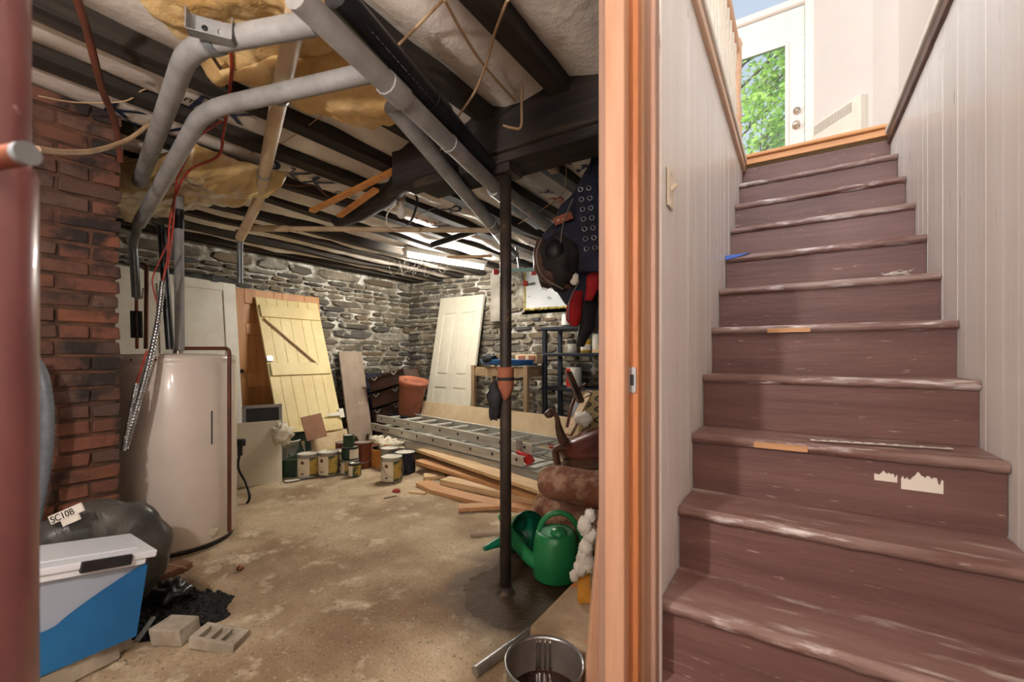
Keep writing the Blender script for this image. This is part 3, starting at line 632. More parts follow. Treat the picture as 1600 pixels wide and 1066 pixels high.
wire('red_wire',[atd(345,190,1.9),atd(310,215,2.1),atd(288,255,2.2),atd(275,290,2.3),atd(270,360,2.4),atd(262,420,2.4)],.005,'red_wire','second red wire hanging beside the tank pipes')
wire('red_wire',[atd(262,380,2.42),atd(246,415,2.42),atd(238,440,2.42),atd(246,475,2.42)],.004,'red_wire','thin red wire loop left of the conduit')
wire('red_wire',[atd(415,280,2.6),atd(460,290,2.7),atd(490,290,2.8),atd(512,308,2.9)],.006,'copper_old','red cable stapled along a dark joist near the cream pipe')
wire('red_cable',[atd(118,-10,1.25),atd(135,45,1.35),atd(160,140,1.55),atd(176,180,1.7),atd(186,225,1.8),atd(188,252,1.85)],[.0115]*31,'copper_old','thick red brown cable hanging down to the chimney corner')
wire('armoured_cable',[atd(58,233,1.2),atd(100,238,1.35),atd(150,235,1.6),atd(200,218,1.8),atd(238,190,1.9)],.009,'tan_wire','ribbed metal armoured cable curving from post to grey pipe')
wire('black_cable',[atd(180,58,1.6),atd(210,80,1.65),atd(240,110,1.8),atd(262,132,1.9)],.004,'black_wire','thin black cable across the house wrap at upper left')
wire('grey_cable',[atd(262,138,1.9),atd(225,140,1.9),atd(195,158,1.9),atd(120,160,1.8),atd(60,150,1.7)],.003,'tan_wire','thin tan cable curving toward the upper left joist')
T=lambda n,p,l,m='tan_wire',r=.005: wire(n,p,r,m,l)
T('ceiling_cable',[atz(695,0,2.2),atz(725,55,2.22),atz(758,105,2.24),atz(805,158,2.26)],'pair of tan cables crossing toward the dark beam')
T('ceiling_cable',[atz(793,0,2.2),atz(772,55,2.23),atz(757,108,2.22),atz(738,150,2.2),atz(708,192,2.18)],'tan cable crossing over the joist to the pipe bundle')
T('ceiling_cable',[atd(708,192,1.9),atd(690,232,2.2),atd(670,262,2.6),atd(640,280,2.9),atd(590,295,3.0)],'pale cable hanging from the bundle to the small slat')
T('ceiling_cable',[atz(692,0,2.22),atz(655,38,2.22),atz(616,77,2.2)],'thin tan cable across the white wrap at top')
T('ceiling_cable',[atd(786,196,1.75),atd(800,200,1.74),atd(814,198,1.72),atd(815,160,1.75),atd(816,135,1.8)],'tan cable stapled into the front of the dark beam')
T('ceiling_string',[atd(560,130,1.75),atd(540,150,1.9),atd(470,205,2.2),atd(430,228,2.4),atd(380,245,2.5),atd(325,275,2.6)],'thin string strung below the cream pipe',r=.0025)
T('ceiling_string',[atd(400,240,2.5),atd(372,220,2.3),atd(398,205,2.3),atd(392,195,2.3)],'thin dark curl of wire by the cream pipe','black_wire',.003)
T('hanging_wire',[atd(645,268,3.0),atd(642,295,3.1),atd(652,312,3.1),atd(645,340,3.1),atd(636,352,3.1)],'black wire with bare ends beside the unlit bulb','black_wire',.008)
T('hanging_wire',[atd(618,318,3.0),atd(605,335,3.0),atd(606,352,3.0),atd(620,360,3.05)],'pale wire loop left of the unlit bulb','white_wire',.005)
T('hanging_wire',[atd(636,352,3.1),atd(655,335,3.2),atd(700,318,3.3)],'thin grey wire rising to the right of the unlit bulb','grey_wire',.0025)
T('hanging_wire',[atd(885,260,2.6),atd(880,300,2.7),atd(850,325,2.8),atd(810,350,3.0)],'thin pale wire drooping under the right wrap','tan_wire',.003)
ub=thing('unlit_bulb','unlit frosted bulb in a ceiling socket near the pine slats','bulb',tuple(atd(627,335,3.05)))
c=atd(627,316,3.05); G(Matrix.Translation(c)).lathe([(0,.06),(.03,.06),(.03,.01),(.018,-.015)],12).obj('socket','taupe',ub); G(Matrix.Translation(c)).lathe([(.014,-.01),(.016,-.03),(.032,-.07),(.030,-.095),(.016,-.112),(0,-.116)],14).obj('bulb','bulb_frost',ub)
# pine slats
sA=[atd(487,330,3.0),atd(638,256,2.5)]; sB=[atd(530,338,3.1),atd(588,296,2.75)]
tag(G().bar(*sA,.045,.02).obj('pine_slat','pine_y',bev=.002),'longer of two orange pine slats nailed under the joists','slat','pine slats under the joists')
tag(G().bar(*sB,.04,.02).obj('pine_slat','pine_y',bev=.002),'shorter orange pine slat nailed beside the longer one','slat','pine slats under the joists')
tag(G().bar(atd(700,402,4.4),atd(768,400,4.3),.05,.02).obj('pine_slat','pine_pale'),'pale thin batten behind the strip light tube','slat')
tag(G().bar(atd(838,238,2.35),atd(868,268,2.55),.05,.03).obj('wood_block','taupe',bev=.003),'weathered wooden block nailed beneath wrap behind the dark beam','block')
# strip light
f0=atz(632,398,2.2); f1=atz(757,419,2.2); fd=(f1-f0).normalized(); fm=frame(f0,fd,(0,0,1)); LF=(f1-f0).length
fl=thing('strip_light','lit fluorescent strip light hanging below the back joists','light',M=fm)
g=G(fm); g.prism([(0,0),(0,0)],0,0) if False else None
g.add([(x,y,z) for x in (0,LF) for y,z in ((-.035,.03),(.035,.03),(.06,.075),(-.06,.075))],[(0,1,2,3),(7,6,5,4),(0,4,5,1),(1,5,6,2),(2,6,7,3),(3,7,4,0)]); g.obj('housing','fixture',fl)
G(fm).tube([(.03,0,0),(LF-.03,0,0)],.019,12).obj('tube','tube_glow',fl)
for x in (.0,LF-.03): G(fm).bx(x,x+.03,-.02,.02,-.02,.03).obj('lamp_holder','fixture',fl)
for x in (.2,LF-.2): G(fm).tube([(x,0,.07),(x,0,.10)],.006,6).obj('hanger','steel',fl)
r=random.Random(5); g=G()
for k in range(9):
    u=606+k*9; a=atd(u,405+r.uniform(-3,3),4.4); b=atd(u+r.uniform(-10,14),425+r.uniform(-4,8),4.4); c=atd(u+r.uniform(10,30),408,4.4); g.tube(smooth([a,b,c],5),.0022,5,False)
tag(g.obj('cobweb_strands','cobweb'),'dusty looping wire strands hanging at the strip light end','wire')
# ================================================================ WATER TANK
tk=thing('water_tank','tall white cylindrical hot water tank with copper overflow pipe','water tank',tuple(TK))
R=.315; MT=Matrix.Translation(TK)
G(MT).lathe([(0,.03),(R-.012,.03),(R,.045),(R,1.10),(R-.004,1.108),(R,1.116),(R,1.14),(R-.02,1.158),(0,1.165)],56).obj('shell','tank',tk)
G(MT).lathe([(0,0),(R-.02,0),(R-.02,.035),(0,.035)],40).obj('base_ring','dark_steel',tk)
ang=math.atan2(-TK.y,-TK.x)
a2=math.radians(-112); sx=TK.x+math.cos(a2)*(R+.0005); sy=TK.y+math.sin(a2)*(R+.0005)
G().tube([(sx,sy,.05),(sx,sy,1.10)],.0022,6).obj('seam','copper_old',tk)
rt=Vector((CS,SN,0)); fw=Vector((-SN,CS,0))
for k in (-.02,.11,.16): 
    q=TK+rt*.02+fw*0; a=-math.pi/2+YAW+k*2.2; G(Matrix.Translation(TK+V(math.cos(a)*R,math.sin(a)*R,1.127))).blob((0,0,0),(.005,.005,.005),nu=8,nv=6).obj('screw','dark_steel',tk)
t0=TK+rt*.02-fw*.02+V(0,0,1.16)
G().tube(bend([t0+V(0,0,.035),t0+rt*.318+V(0,0,.035),t0+rt*.318+V(0,0,-1.1)],.03),.0115,10).obj('overflow_pipe','copper_old',tk)
G().tube([t0,t0+V(0,0,.05)],.028,12).obj('relief_valve','brass',tk)
aa=-math.pi/2+YAW+1.2; G(frame(TK+V(math.cos(aa)*(R+.001),math.sin(aa)*(R+.001),.62),(-math.sin(aa),math.cos(aa),0),(0,0,1))).bx(-.004,.004,-.001,.001,0,.2).obj('label_strip','print_grey',tk)
G(Matrix.Translation(TK+rt*.29-fw*.1+V(0,0,.09))).blob((0,0,0),(.03,.03,.035),.5,nu=10,nv=8).obj('drain_valve','rag',tk)
tp_=TK+V(0,0,1.155)
def tpipe(name,u,top,dd,r,m,label,zb=1.14):
    b=atd(u,545,TK_D+dd); b.z=zb; t=atd(u,top,TK_D+dd); return pipe(name,[b,t],r,m,label)
TK_D=2.72
pipe('tank_pipe',[atd(281,548,2.68),atd(279,292,2.68)],.026,'foam_pipe','grey sleeved riser pipe standing on the tank top centre',joints=((0,.8,.028,.12),),jm='abs')
pipe('tank_pipe',bend([atd(266,546,2.75),atd(252,350,2.75),atd(232,344,2.65),atd(222,338,2.5)],.04),.023,'abs','black sleeved pipe bending over the tank toward the grey elbow')
vp=thing('shutoff_pipe','dark pipe with shutoff valve and black expansion cylinder at tank left','pipe',tuple(atd(213,550,2.66)))
G().tube(bend([atd(217,345,2.47),atd(208,382,2.6),atd(213,465,2.64)],.03),.022,12).obj('pipe_run','galv',vp)
G().tube([atd(213,465,2.64),atd(214,545,2.66)],.009,8).obj('stem','copper',vp)
G().tube([atd(213,486,2.64),atd(214,528,2.65)],.030,14).obj('cylinder','black_plastic',vp)
G().tube([atd(212,468,2.63),atd(222,466,2.6),atd(224,450,2.6)],.005,8).obj('valve_lever','brass',vp)
pipe('tank_pipe',bend([atd(228,545,2.8),atd(229,418,2.85),atd(222,412,2.9)],.01),.012,'copper_old','thin copper pipe rising at the back of the tank')
def conduit(pts,label,r=.013):
    Q=smooth(pts,60); rs=[r*(1+.16*math.sin(i*1.5)) for i in range(len(Q))]
    return tag(G().tube(Q,rs,9).obj('flexible_conduit','steel'),label,'conduit')
conduit([atd(254,440,2.4),atd(247,500,2.36),atd(232,570,2.28),atd(213,640,2.22),atd(196,700,2.2)],'ribbed flexible steel conduit running down the tank front, upper')
conduit([atd(213,600,2.26),atd(203,650,2.2),atd(192,705,2.14)],'shorter ribbed steel conduit beside the chimney edge',.011)
tag(G().tube([atd(230,548,2.3),atd(213,600,2.27)],.006,7).obj('red_wire','red_wire'),'red wire entering the shorter conduit on the tank front','wire')
tag(G().tube(smooth([atd(50,560,1.75),atd(66,590,1.75),atd(74,650,1.75),atd(70,720,1.75),atd(52,830,1.75),atd(40,960,1.8)],20),[.022*(1+.05*math.sin(i*2.1)) for i in range(101)],14).obj('vacuum_hose','hose'),'grey ribbed hose bulging from behind the maroon post','hose')
# ================================================================ POSTS
jp=atd(-34,556,.50); post=thing('jack_post','maroon painted telescopic steel jack post close at left','post',(jp.x,jp.y,0))
Mp=Matrix.Translation((jp.x,jp.y,0))
G(Mp).lathe([(0,.0),(.048,.0),(.048,1.365),(.046,1.372),(.0415,1.374)],40).obj('lower_tube','maroon',post); G(Mp).lathe([(.0415,1.36),(.0415,2.22),(0,2.22)],40).obj('upper_tube','maroon',post)
G(Mp).bx(-.08,.08,-.08,.08,2.22,2.25).obj('top_plate','maroon',post); G(Mp).bx(-.09,.09,-.09,.09,.0,.012).obj('base_plate','maroon',post)
pc=atd(24,243,.455); d=rt*.9-fw*.25; d.normalize(); G().tube([pc-d*.06,pc+d*.013],.0115,16).obj('pin','copper',post); G().tube([pc+d*.011,pc+d*.020],.0118,16).obj('pin_end','galv',post)
sp0=atz(790,925,0); sp=thing('support_post','dark rusty steel post carrying the beam in mid basement','post',(sp0.x,sp0.y,0))
Ms=Matrix.Translation((sp0.x,sp0.y,0)); G(Ms).lathe([(.0,.0),(.028,.0),(.0275,.7),(.0285,1.3),(.028,2.02),(0,2.02)],24).obj('tube','rust_post',sp); G(Ms).bx(-.06,.06,-.06,.06,2.02,2.06).obj('top_plate','rust_post',sp); G(Ms).lathe([(0,.03),(.03,.03),(.04,.012),(.055,.0)],16).obj('foot','rust_post',sp)
kp=thing('knee_pad','orange brown leather pad with black strap buckled round the steel post','strap pad',(sp0.x,sp0.y,.95))
def arc(r,z0,z1,a0,a1,n=14,sh=0):
    g=G(Ms); g.grid(n,6,lambda s,t:(r*math.cos(a0+(a1-a0)*s),r*math.sin(a0+(a1-a0)*s),z0+(z1-z0)*t+sh*abs(s-.5)*(1-t))); return g
fc=math.atan2(-sp0.y,-sp0.x)
arc(.036,.93,1.095,fc-1.7,fc+1.7,sh=.16).obj('pad','terracotta',kp,solid=.008); arc(.041,1.03,1.045,fc-3.1,fc+3.1,24).obj('strap','black_cloth',kp,solid=.004)
G(Ms).blob((math.cos(fc-1.4)*.05,math.sin(fc-1.4)*.05,.93),(.035,.035,.09),.6,seed=3).obj('hanging_flap','black_cloth',kp)
# ================================================================ LEANING DOORS, LEFT WALL
def lean(name,label,cat,p,xd,up,group=None): 
    M=frame(p,xd,up); return thing(name,label,cat,M=M,group=group),M
t,M=lean('panel_door','white panel door leaning on the stone wall behind the tank','door',(-4.72,1.02,0.02),(0,1,0),(-.16,0,1.4))
W,Hh=1.22,1.93
G(M).bx(0,W,0.012,.045,0,Hh).obj('slab','white_paint',t)
for (a,b,c,d_) in ((0,.12,0,Hh),(W-.12,W,0,Hh),(.55,.67,0,Hh),(.12,.55,0,.2),(.67,W-.12,0,.2),(.12,.55,.8,.95),(.67,W-.12,.8,.95),(.12,.55,Hh-.12,Hh),(.67,W-.12,Hh-.12,Hh)): G(M).bx(a,b,0,.014,c,d_).obj('rail' if b-a>.2 else 'stile','white_paint',t,bev=.004)
t,M=lean('pine_door','orange varnished pine panel door leaning behind the yellow plank door','door',(-4.86,2.24,0.01),(0,1,0),(-.17,0,1.86))
W,Hh=1.02,1.88
G(M).bx(0,W,.02,.04,0,Hh).obj('slab','pine_orange',t)
for (a,b,c,d_) in ((0,.13,0,Hh),(W-.2,W,0,Hh),(.45,.55,0,Hh),(.13,.45,0,.22),(.55,W-.2,0,.22),(.13,.45,.8,.96),(.55,W-.2,.8,.96),(.13,.45,Hh-.16,Hh),(.55,W-.2,Hh-.16,Hh),(.13,.45,Hh-.5,Hh-.38)): G(M).bx(a,b,0,.022,c,d_).obj('rail' if b-a>.18 else 'stile','pine_orange',t,bev=.005)
G(M@Matrix.Translation((.07,-.001,.98))@Matrix.Rotation(math.pi/2,4,'X')).lathe([(0,.001),(.022,.001),(.022,-.004)],16).obj('knob_hole','print_black',t)
t,M=lean('plank_door','pale yellow ledged plank door with diagonal brace leaning at left wall','door',(-4.38,2.47,0.005),(0,1,0),(-.62,0,1.81))
W,Hh=.745,1.90; x=0
for w in (.11,.12,.125,.13,.12,.14): G(M).bx(x+.0012,x+w-.0012,0,.024,random.uniform(0,.01),Hh-random.uniform(0,.012)).obj('plank','yellow_paint',t,bev=.003); x+=w
for z0,z1,nm in ((Hh-.24,Hh-.10,'ledge'),(.98,1.12,'ledge'),(.30,.40,'ledge')): G(M).bx(.02,W-.02,-.024,0,z0,z1).obj(nm,'yellow_paint',t,bev=.004)
a=V(.05,-.012,Hh-.25); b=V(.58,-.012,1.11); G(M).bar(a+V(.0,0,0),b,.022,.022,(0,1,0)).obj('brace','yellow_paint',t,bev=.003); G(M).bar(a+V(-.01,-.005,-.02),b+V(-.01,-.005,-.02),.008,.016,(0,1,0)).obj('brace_edge','brown_board',t)
lt=G(M); lt.bx(-.01,.05,-.03,-.002,1.14,1.2); lt.bx(.0,.06,-.028,-.012,1.165,1.185); lt.obj('latch','steel',t,bev=.003)
hg=G(M); hg.prism([(W-.2,.47),(W-.02,.455),(W-.02,.505),(W-.2,.485)],-.03,-.024); hg.bx(W-.03,W+.03,-.03,-.012,.43,.54); hg.obj('strap_hinge','white_paint',t,bev=.002)
t,M=lean('grey_board','tall taupe board with flaking white foot leaning right of the plank door','board',(-4.76,3.52,0.01),(0,1,0),(-.24,0,1.2))
G(M).bx(0,.36,0,.025,0.1,1.22).obj('board_face','taupe',t,bev=.003)
for a,b in ((0,.08),(.11,.27),(.3,.36)): G(M).add([(a,0,.1),(b,0,.1),(a+(b-a)*.6,0,0),(a+(b-a)*.3,0,0),(a,.025,.1),(b,.025,.1),(a+(b-a)*.6,.025,0),(a+(b-a)*.3,.025,0)],[(0,1,2,3),(7,6,5,4),(0,4,5,1),(1,5,6,2),(2,6,7,3),(3,7,4,0)]).obj('rotted_end','taupe',t)
# cream slab, black framed panel
pA=atz(366,764,0); pB=atz(441,753,0); M=frame(pA,pB-pA,(-.12,.08,1)); 
t=thing('cream_slab','plain cream slab leaning low right of the water tank','board',M=M); W=(pB-pA).length; G(M).bx(0,W,0,.022,0,.56).obj('slab','cream_panel',t,bev=.003); G(M).bx(W-.001,W+.002,.002,.02,0,.56).obj('edge_band','grey_paint',t)
M=frame(pA+V(-.16,.12,0),pB-pA,(-.1,.05,1)); t=thing('framed_panel','dark panel in grey metal frame peeking above the cream slab','panel',M=M)
G(M).bx(.04,W-.04,0,.012,0,.66).obj('panel','black_plastic',t)
for a,b,c,d_ in ((.02,.05,0,.69),(W-.05,W-.02,0,.69),(.02,W-.02,.66,.69)): G(M).bx(a,b,-.006,.016,c,d_).obj('frame_bar','grey_paint',t,bev=.002)
# cord with plug box
c=thing('power_cord','black power cord with plug box looping at the cream slab','cord',tuple(atd(374,690,3.5)))
G().tube(smooth([atd(376,705,3.45),atd(372,730,3.45),atd(384,755,3.45),atd(390,778,3.4),atd(380,792,3.4),atd(368,790,3.4)],6),.010,8).obj('cable','black_wire',c)
G().box(tuple(atd(375,692,3.45)),(.07,.05,.06),YAW).obj('plug_box','black_plastic',c,bev=.01); G().tube([atd(375,696,3.44),atd(375,712,3.44)],.018,10).obj('plug','black_plastic',c)
# ================================================================ PAINT CANS AND SMALL CLUTTER
def can(u,v,r,h,label,body,z0=0,open_lid=False,lid='can_tin',lab=None,logo=True,rot=0,handle=False,zz=None):
    p=atz(u,v,z0); fwd=Vector((p.x,p.y,0)).normalized(); p=p+fwd*(r*.8 if zz is None else .085); p.z=z0+.002+(zz or 0)
    Mx=Matrix.Translation(p)@Matrix.Rotation(math.atan2(p.y,p.x)+math.pi+rot,4,'Z')
    t=thing('paint_can',label,'paint can',M=Mx,group='paint cans by the plank door')
    g=G(Mx); g.lathe([(0,0),(r*.97,0),(r,.006),(r,h-.01),(r*1.03,h-.006),(r*1.03,h),(r*.97,h+.001),(r*.95,h-.006)],28); g.obj('body',body,t)
    G(Mx).lathe([(0,h-.008),(r*.8,h-.008),(r*.82,h-.003),(r*.95,h-.004)],28).obj('lid',lid,t)
    if lab:
        n=len(lab); a0=-1.5; 
        for k,(m,w) in enumerate(lab):
            g=G(Mx); g.grid(10,2,lambda s,q:((r+.0015)*math.cos(a0+w*s),(r+.0015)*math.sin(a0+w*s),h*.07+h*.78*q)); lb_=g.obj('label_band',m,t); 
            if k==0 and logo:
                am=a0+w*.5; lg=frame((math.cos(am)*(r+.002),math.sin(am)*(r+.002),h*.68),(-math.sin(am),math.cos(am),0),(0,0,1)); G(Mx@lg@Matrix.Rotation(math.pi/2,4,'X')).lathe([(0,.001),(r*.18,.001),(r*.18,-.001)],14).obj('emblem','logo_brown',lb_); 
                G(Mx@lg).bx(-r*.12,r*.12,-.0015,.001,-h*.5,-h*.44).obj('print_mark','print_grey',lb_)
            a0+=w
    if handle:
        pts=[(0.0,-r*1.05,h*.8),(r*.9,-r*.8,h*.35),(r*1.15,0,h*.25),(r*.9,r*.8,h*.35),(0,r*1.05,h*.8)]; G(Mx).tube(smooth(pts,5),.0025,5).obj('bail_handle','steel',t)
    return t
LB=[('can_label_cream',1.3),('can_label_scene',1.8)]
LB2=[('can_label_scene',1.0),('can_label_cream',1.0),('can_label_green',1.1)]
can(481,748,.095,.22,'gallon paint can with cream label, nearest the white spatula','can_tin',lab=LB,lid='paint_film',rot=.35)
can(513,745,.095,.225,'gallon paint can with cream label and round emblem beside the spatula can','can_tin',lab=LB,lid='paint_film',rot=.2)
can(546,741,.09,.13,'paint can under the stacked can, half hidden behind','can_tin',lab=LB,rot=-.3)
can(554,746,.058,.125,'small quart can with tan label on floor in front of stack','can_black',lab=[('can_label_cream',.9),('can_label_scene',1.8)],rot=.3,logo=False)
can(547,741,.080,.115,'dark can with white emblem label, middle of the stack','can_black',zz=.134,lab=[('can_label_green',1.2),('can_label_cream',1.4)],rot=.25,logo=False)
can(545,741,.052,.115,'small dark green can on top of the stack','can_label_green',zz=.252,lid='paint_film',lab=[('can_label_green',1.5)],logo=False)
can(530,738,.085,.20,'pale topped paint can right behind the emblem can','can_tin',lid='paint_film',lab=LB2,logo=False)
can(536,729,.075,.24,'orange rimmed can by the beige plank end','can_rust')
can(567,733,.09,.26,'rust red can with blue string around the wire handle','can_rust',handle=True)
can(578,728,.09,.2,'dark tin with rusty lid below the grey board','can_black',lid='can_rust')
can(612,755,.095,.225,'single gallon paint can standing forward on bare floor','can_tin',lab=LB,lid='paint_film',rot=.35,handle=True)
can(633,741,.10,.20,'dark navy open can beside the wooden box','can_navy',lid='paint_film',lab=[('can_navy',1)],logo=False)
can(609,735,.09,.21,'clear topped can behind the forward paint can','can_tin',lid='paint_film')
# supporting boxes below cans that stand on others
def bxp(name,label,cat,u,v,sx,sy,sz,m,z0=0,rz=0,bev=.004):
    p=atz(u,v,z0); return tag(G().box((p.x,p.y,z0+sz/2+.001),(sx,sy,sz),rz).obj(name,m,bev=bev),label,cat)
wb=atz(590,731,0); t=thing('wooden_box','orange wooden box holding white rags by the ladder end','box',(wb.x-.12,wb.y+.08,0)); 
for nm,d in (('side_panel',((-.17,.0),(.015,.24))),('side_panel',((.17,0),(.015,.24))),('front_panel',((0,-.12),(.355,.015))),('back_panel',((0,.12),(.355,.015)))):
    G().box((wb.x-.1+d[0][0],wb.y+.10+d[0][1],.095),(d[1][0],d[1][1],.18)).obj(nm,'pine_y',t,bev=.002)
G().box((wb.x-.1,wb.y+.1,.012),(.34,.24,.015)).obj('bottom','pine_y',t)
def rag(u,v,d,r,label,m='rag',seed=0,amp=.7):
    return tag(G().blob(tuple(atd(u,v,d)),r,amp,9,22,14,seed).obj('crumpled_rag',m),label,'rag')
rag(606,697,4.85,(.17,.12,.08),'crumpled white rag heaped on the wooden box',seed=2); rag(590,688,4.95,(.10,.08,.05),'smaller white rag by the ladder rail end',seed=4)
bk=atz(446,742,0); bk=bk+V(-.12,.08,0); MB=Matrix.Translation(bk); t=thing('white_bucket','white bucket stuffed with rags behind the cream slab edge','bucket',tuple(bk))
G(MB).lathe([(0,0),(.10,0),(.125,.30),(.132,.30),(.132,.315),(.12,.315),(.118,.29)],24).obj('pail','white_paint',t); G(MB).tube(smooth([(.13,0,.27),(.1,-.12,.12),(-.13,0,.27)],6),.003,5).obj('handle','steel',t)
rag(441,678,4.0,(.09,.08,.09),'dirty white rag stuffed in the white bucket',seed=6)
M=frame(atd(450,717,4.25),(0.35,.9,0),(-.35,.1,1)); t=thing('paint_tray','dark green paint tray streaked with paint standing among the cans','paint tray',M=M)
G(M).bx(0,.21,0,.012,0,.25).obj('tray_bed','green_tray',t); 
for b in ((0,.01,-.03,.012,0,.25),(.2,.21,-.03,.012,0,.25),(0,.21,-.03,.012,.24,.25),(0,.21,-.05,.012,0,.012)): G(M).bx(*b).obj('rim','green_tray',t,bev=.003)
M=frame(atd(480,690,4.35),(.12,1,0.12),(-.34,0,1)); tag(G(M).bx(0,.21,0,.012,0,.25).obj('brown_tile','brown_board',bev=.002),'small square brown board leaning on the yellow door','board')
M=frame(atd(477,708,4.4),aty(543,687,3.2)-atd(477,708,4.4),(-.4,0,1)); M=frame(atd(477,709,4.35),atd(543,688,4.9)-atd(477,709,4.35),(-.3,0,1)); tag(G(M).bx(0,.62,0,.018,-.01,.13).obj('beige_plank','beige_board',bev=.002),'beige plank lying along the foot of the yellow door','board')
bxp('cardboard_carton','green and yellow carton left of the paint cans','carton',458,744,.16,.1,.16,'can_label_green',rz=.7)
p=atz(476,750,0); sp_=thing('spatula','white filling knife lying on the floor before the cans','spatula',(p.x,p.y,.005)); M=frame((p.x-.02,p.y-.04,.012),(-.2,-.5,0),(0,0,1)); G(M).bx(0,.12,-.035,.035,0,.004).obj('blade','white_paint',sp_); G(M).bx(-.12,0.0,-.012,.012,0,.014).obj('handle','grey_paint',sp_,bev=.004)
tag(G().blob(tuple(atz(620,767,.015)),(.035,.03,.015),.7,9,14,10,3).obj('crumpled_wrapper','print_red'),'crumpled red and white wrapper on bare floor','wrapper')
def stick(u0,v0,u1,v1,r,m,label,name='stick',z=.008): return tag(G().bar(atz(u0,v0,z),atz(u1,v1,z),r*2,r*1.4).obj(name,m,bev=.001),label,'stick')
stick(600,779,620,775,.004,'dark_steel','thin dark twig beside the red wrapper'); stick(640,770,665,772,.018,'pine_pale','pale splinter of wood next to the red wrapper')
# ================================================================ BACK WALL THINGS
t,M=lean('panel_door','cream four panel door leaning on the stone back wall','door',(-4.376,4.38,0.01),(1,0,0),(0,.40,1.99))
W,Hh=.79,2.02
G(M).bx(0,W,.012,.04,0,Hh).obj('slab','white_door',t)
for (a,b,c,d_) in ((0,.11,0,Hh),(W-.11,W,0,Hh),(.34,.45,0,Hh),(.11,.34,0,.22),(.45,W-.11,0,.22),(.11,.34,.72,.88),(.45,W-.11,.72,.88),(.11,.34,Hh-.24,Hh),(.45,W-.11,Hh-.24,Hh)): G(M).bx(a,b,0,.014,c,d_).obj('rail' if d_-c<1 else 'stile','white_door',t,bev=.003)
for (a,b,c,d_) in ((.11,.34,.88,Hh-.24),(.45,W-.11,.88,Hh-.24),(.11,.34,.22,.72),(.45,W-.11,.22,.72)): G(M).bx(a+.035,b-.035,.002,.013,c+.035,d_-.035).obj('raised_panel','white_door',t,bev=.008)
# window foam board, concrete pier
M=frame((-2.96,YB-.02,1.73),(1,0,0),(0,0,1)); t=thing('foam_board','white insulation foam board sealing the basement window','foam board',M=M)
G(M).bx(0,1.2,0,.03,0.02,.55).obj('board','foam_board',t); 
g=G(M); r=random.Random(6); 
for k in range(40): g.blob((k*.031,-.004,.018+r.uniform(-.008,.008)),(.02,.014,.014),.4,8,8,6,k)
for k in range(15): g.blob((.0,-.004,.03+k*.036),(.013,.012,.022),.4,8,8,6,k)
g.obj('sealing_foam','foam_yellow',t)
for s,x,z,sz in (('Styrofoam',.24,.255,.08),('Fiz',.33,.13,.05),('cm',.04,.18,.03)): text(s,sz,M@Matrix.Translation((x,-.002,z))@Matrix.Rotation(math.pi/2,4,'X'),'print_black' if sz>.05 else 'print_grey',t)
tag(G().bx(-3.42,-3.2,YB-.16,YB-.02,1.60,2.26).obj('concrete_pier','concrete_wall',bev=.01),'grey concrete pier left of the foam boarded window','pier')
cl=thing('bar_clamp','pale teal pipe clamp with red jaws hanging under the joists by the window','clamp',tuple(atd(790,422,4.4)))
G().tube([atd(772,424,4.4),atd(836,421,4.3)],.020,10).obj('bar','teal_pipe',cl); G().tube([atd(806,385,4.35),atd(812,420,4.35),atd(820,446,4.35),atd(836,443,4.3)],.014,8).obj('screw_bar','steel',cl)
for u,v in ((775,425),(821,443),(834,426)): G().box(tuple(atd(u,v,4.33)),(.05,.05,.05),.4).obj('jaw','red_paint',cl,bev=.01)
# table with blue sled
y0=4.0; xa,xb=-3.19,-2.42; t=thing('wooden_table','small pale wooden table behind the ladders','table',(-2.8,4.2,0))
for x in (xa,xb-.05):
    for y in (y0,y0+.4): G().bx(x,x+.05,y,y+.05,.005,1.04).obj('leg','table_wood',t,bev=.003)
for b in ((xa+.05,xb-.05,y0+.01,y0+.035,.92,1.0),(xa+.05,xb-.05,y0+.41,y0+.435,.92,1.0)): G().bx(*b).obj('apron','table_wood',t)
for b in ((xa+.01,xa+.035,y0+.05,y0+.4,.92,1.0),(xb-.035,xb-.01,y0+.05,y0+.4,.92,1.0)): G().bx(*b).obj('apron','table_wood',t)
G().bx(xa+.03,xb-.03,y0+.03,y0+.42,1.0,1.015).obj('top','table_wood',t)
Ms2=Matrix.Translation((-2.78,4.2,1.042)); tag(G(Ms2).lathe([(0,.0),(.34,.0),(.37,.02),(.39,.055),(.40,.06),(.385,.065),(.36,.035),(.33,.02),(0,.018)],36,sy=.6).obj('saucer_sled','blue_sled'),'bright blue round saucer sled lying on the wooden table','sled')
c=thing('tile_box','cream box with two brick red tiles on the blue sled','box',(-2.55,4.2,1.07)); G().box((-2.52,4.2,1.115),(.30,.12,.10),-.1).obj('box','beige_board',c,bev=.004)
for s in (-.06,.08): G().box((-2.52+s,4.135-s*.1,1.12),(.085,.01,.06),-.1).obj('tile','terracotta',c)
rag(765,560,4.98,(.09,.07,.05),'dark cloth and white tag bundle on the sled left side','black_cloth',8); 
tag(G().box((-3.0,4.1,1.115),(.07,.03,.05),.3).obj('white_carton','label_white',bev=.004),'small white carton on the sled beside dark bundle','carton')
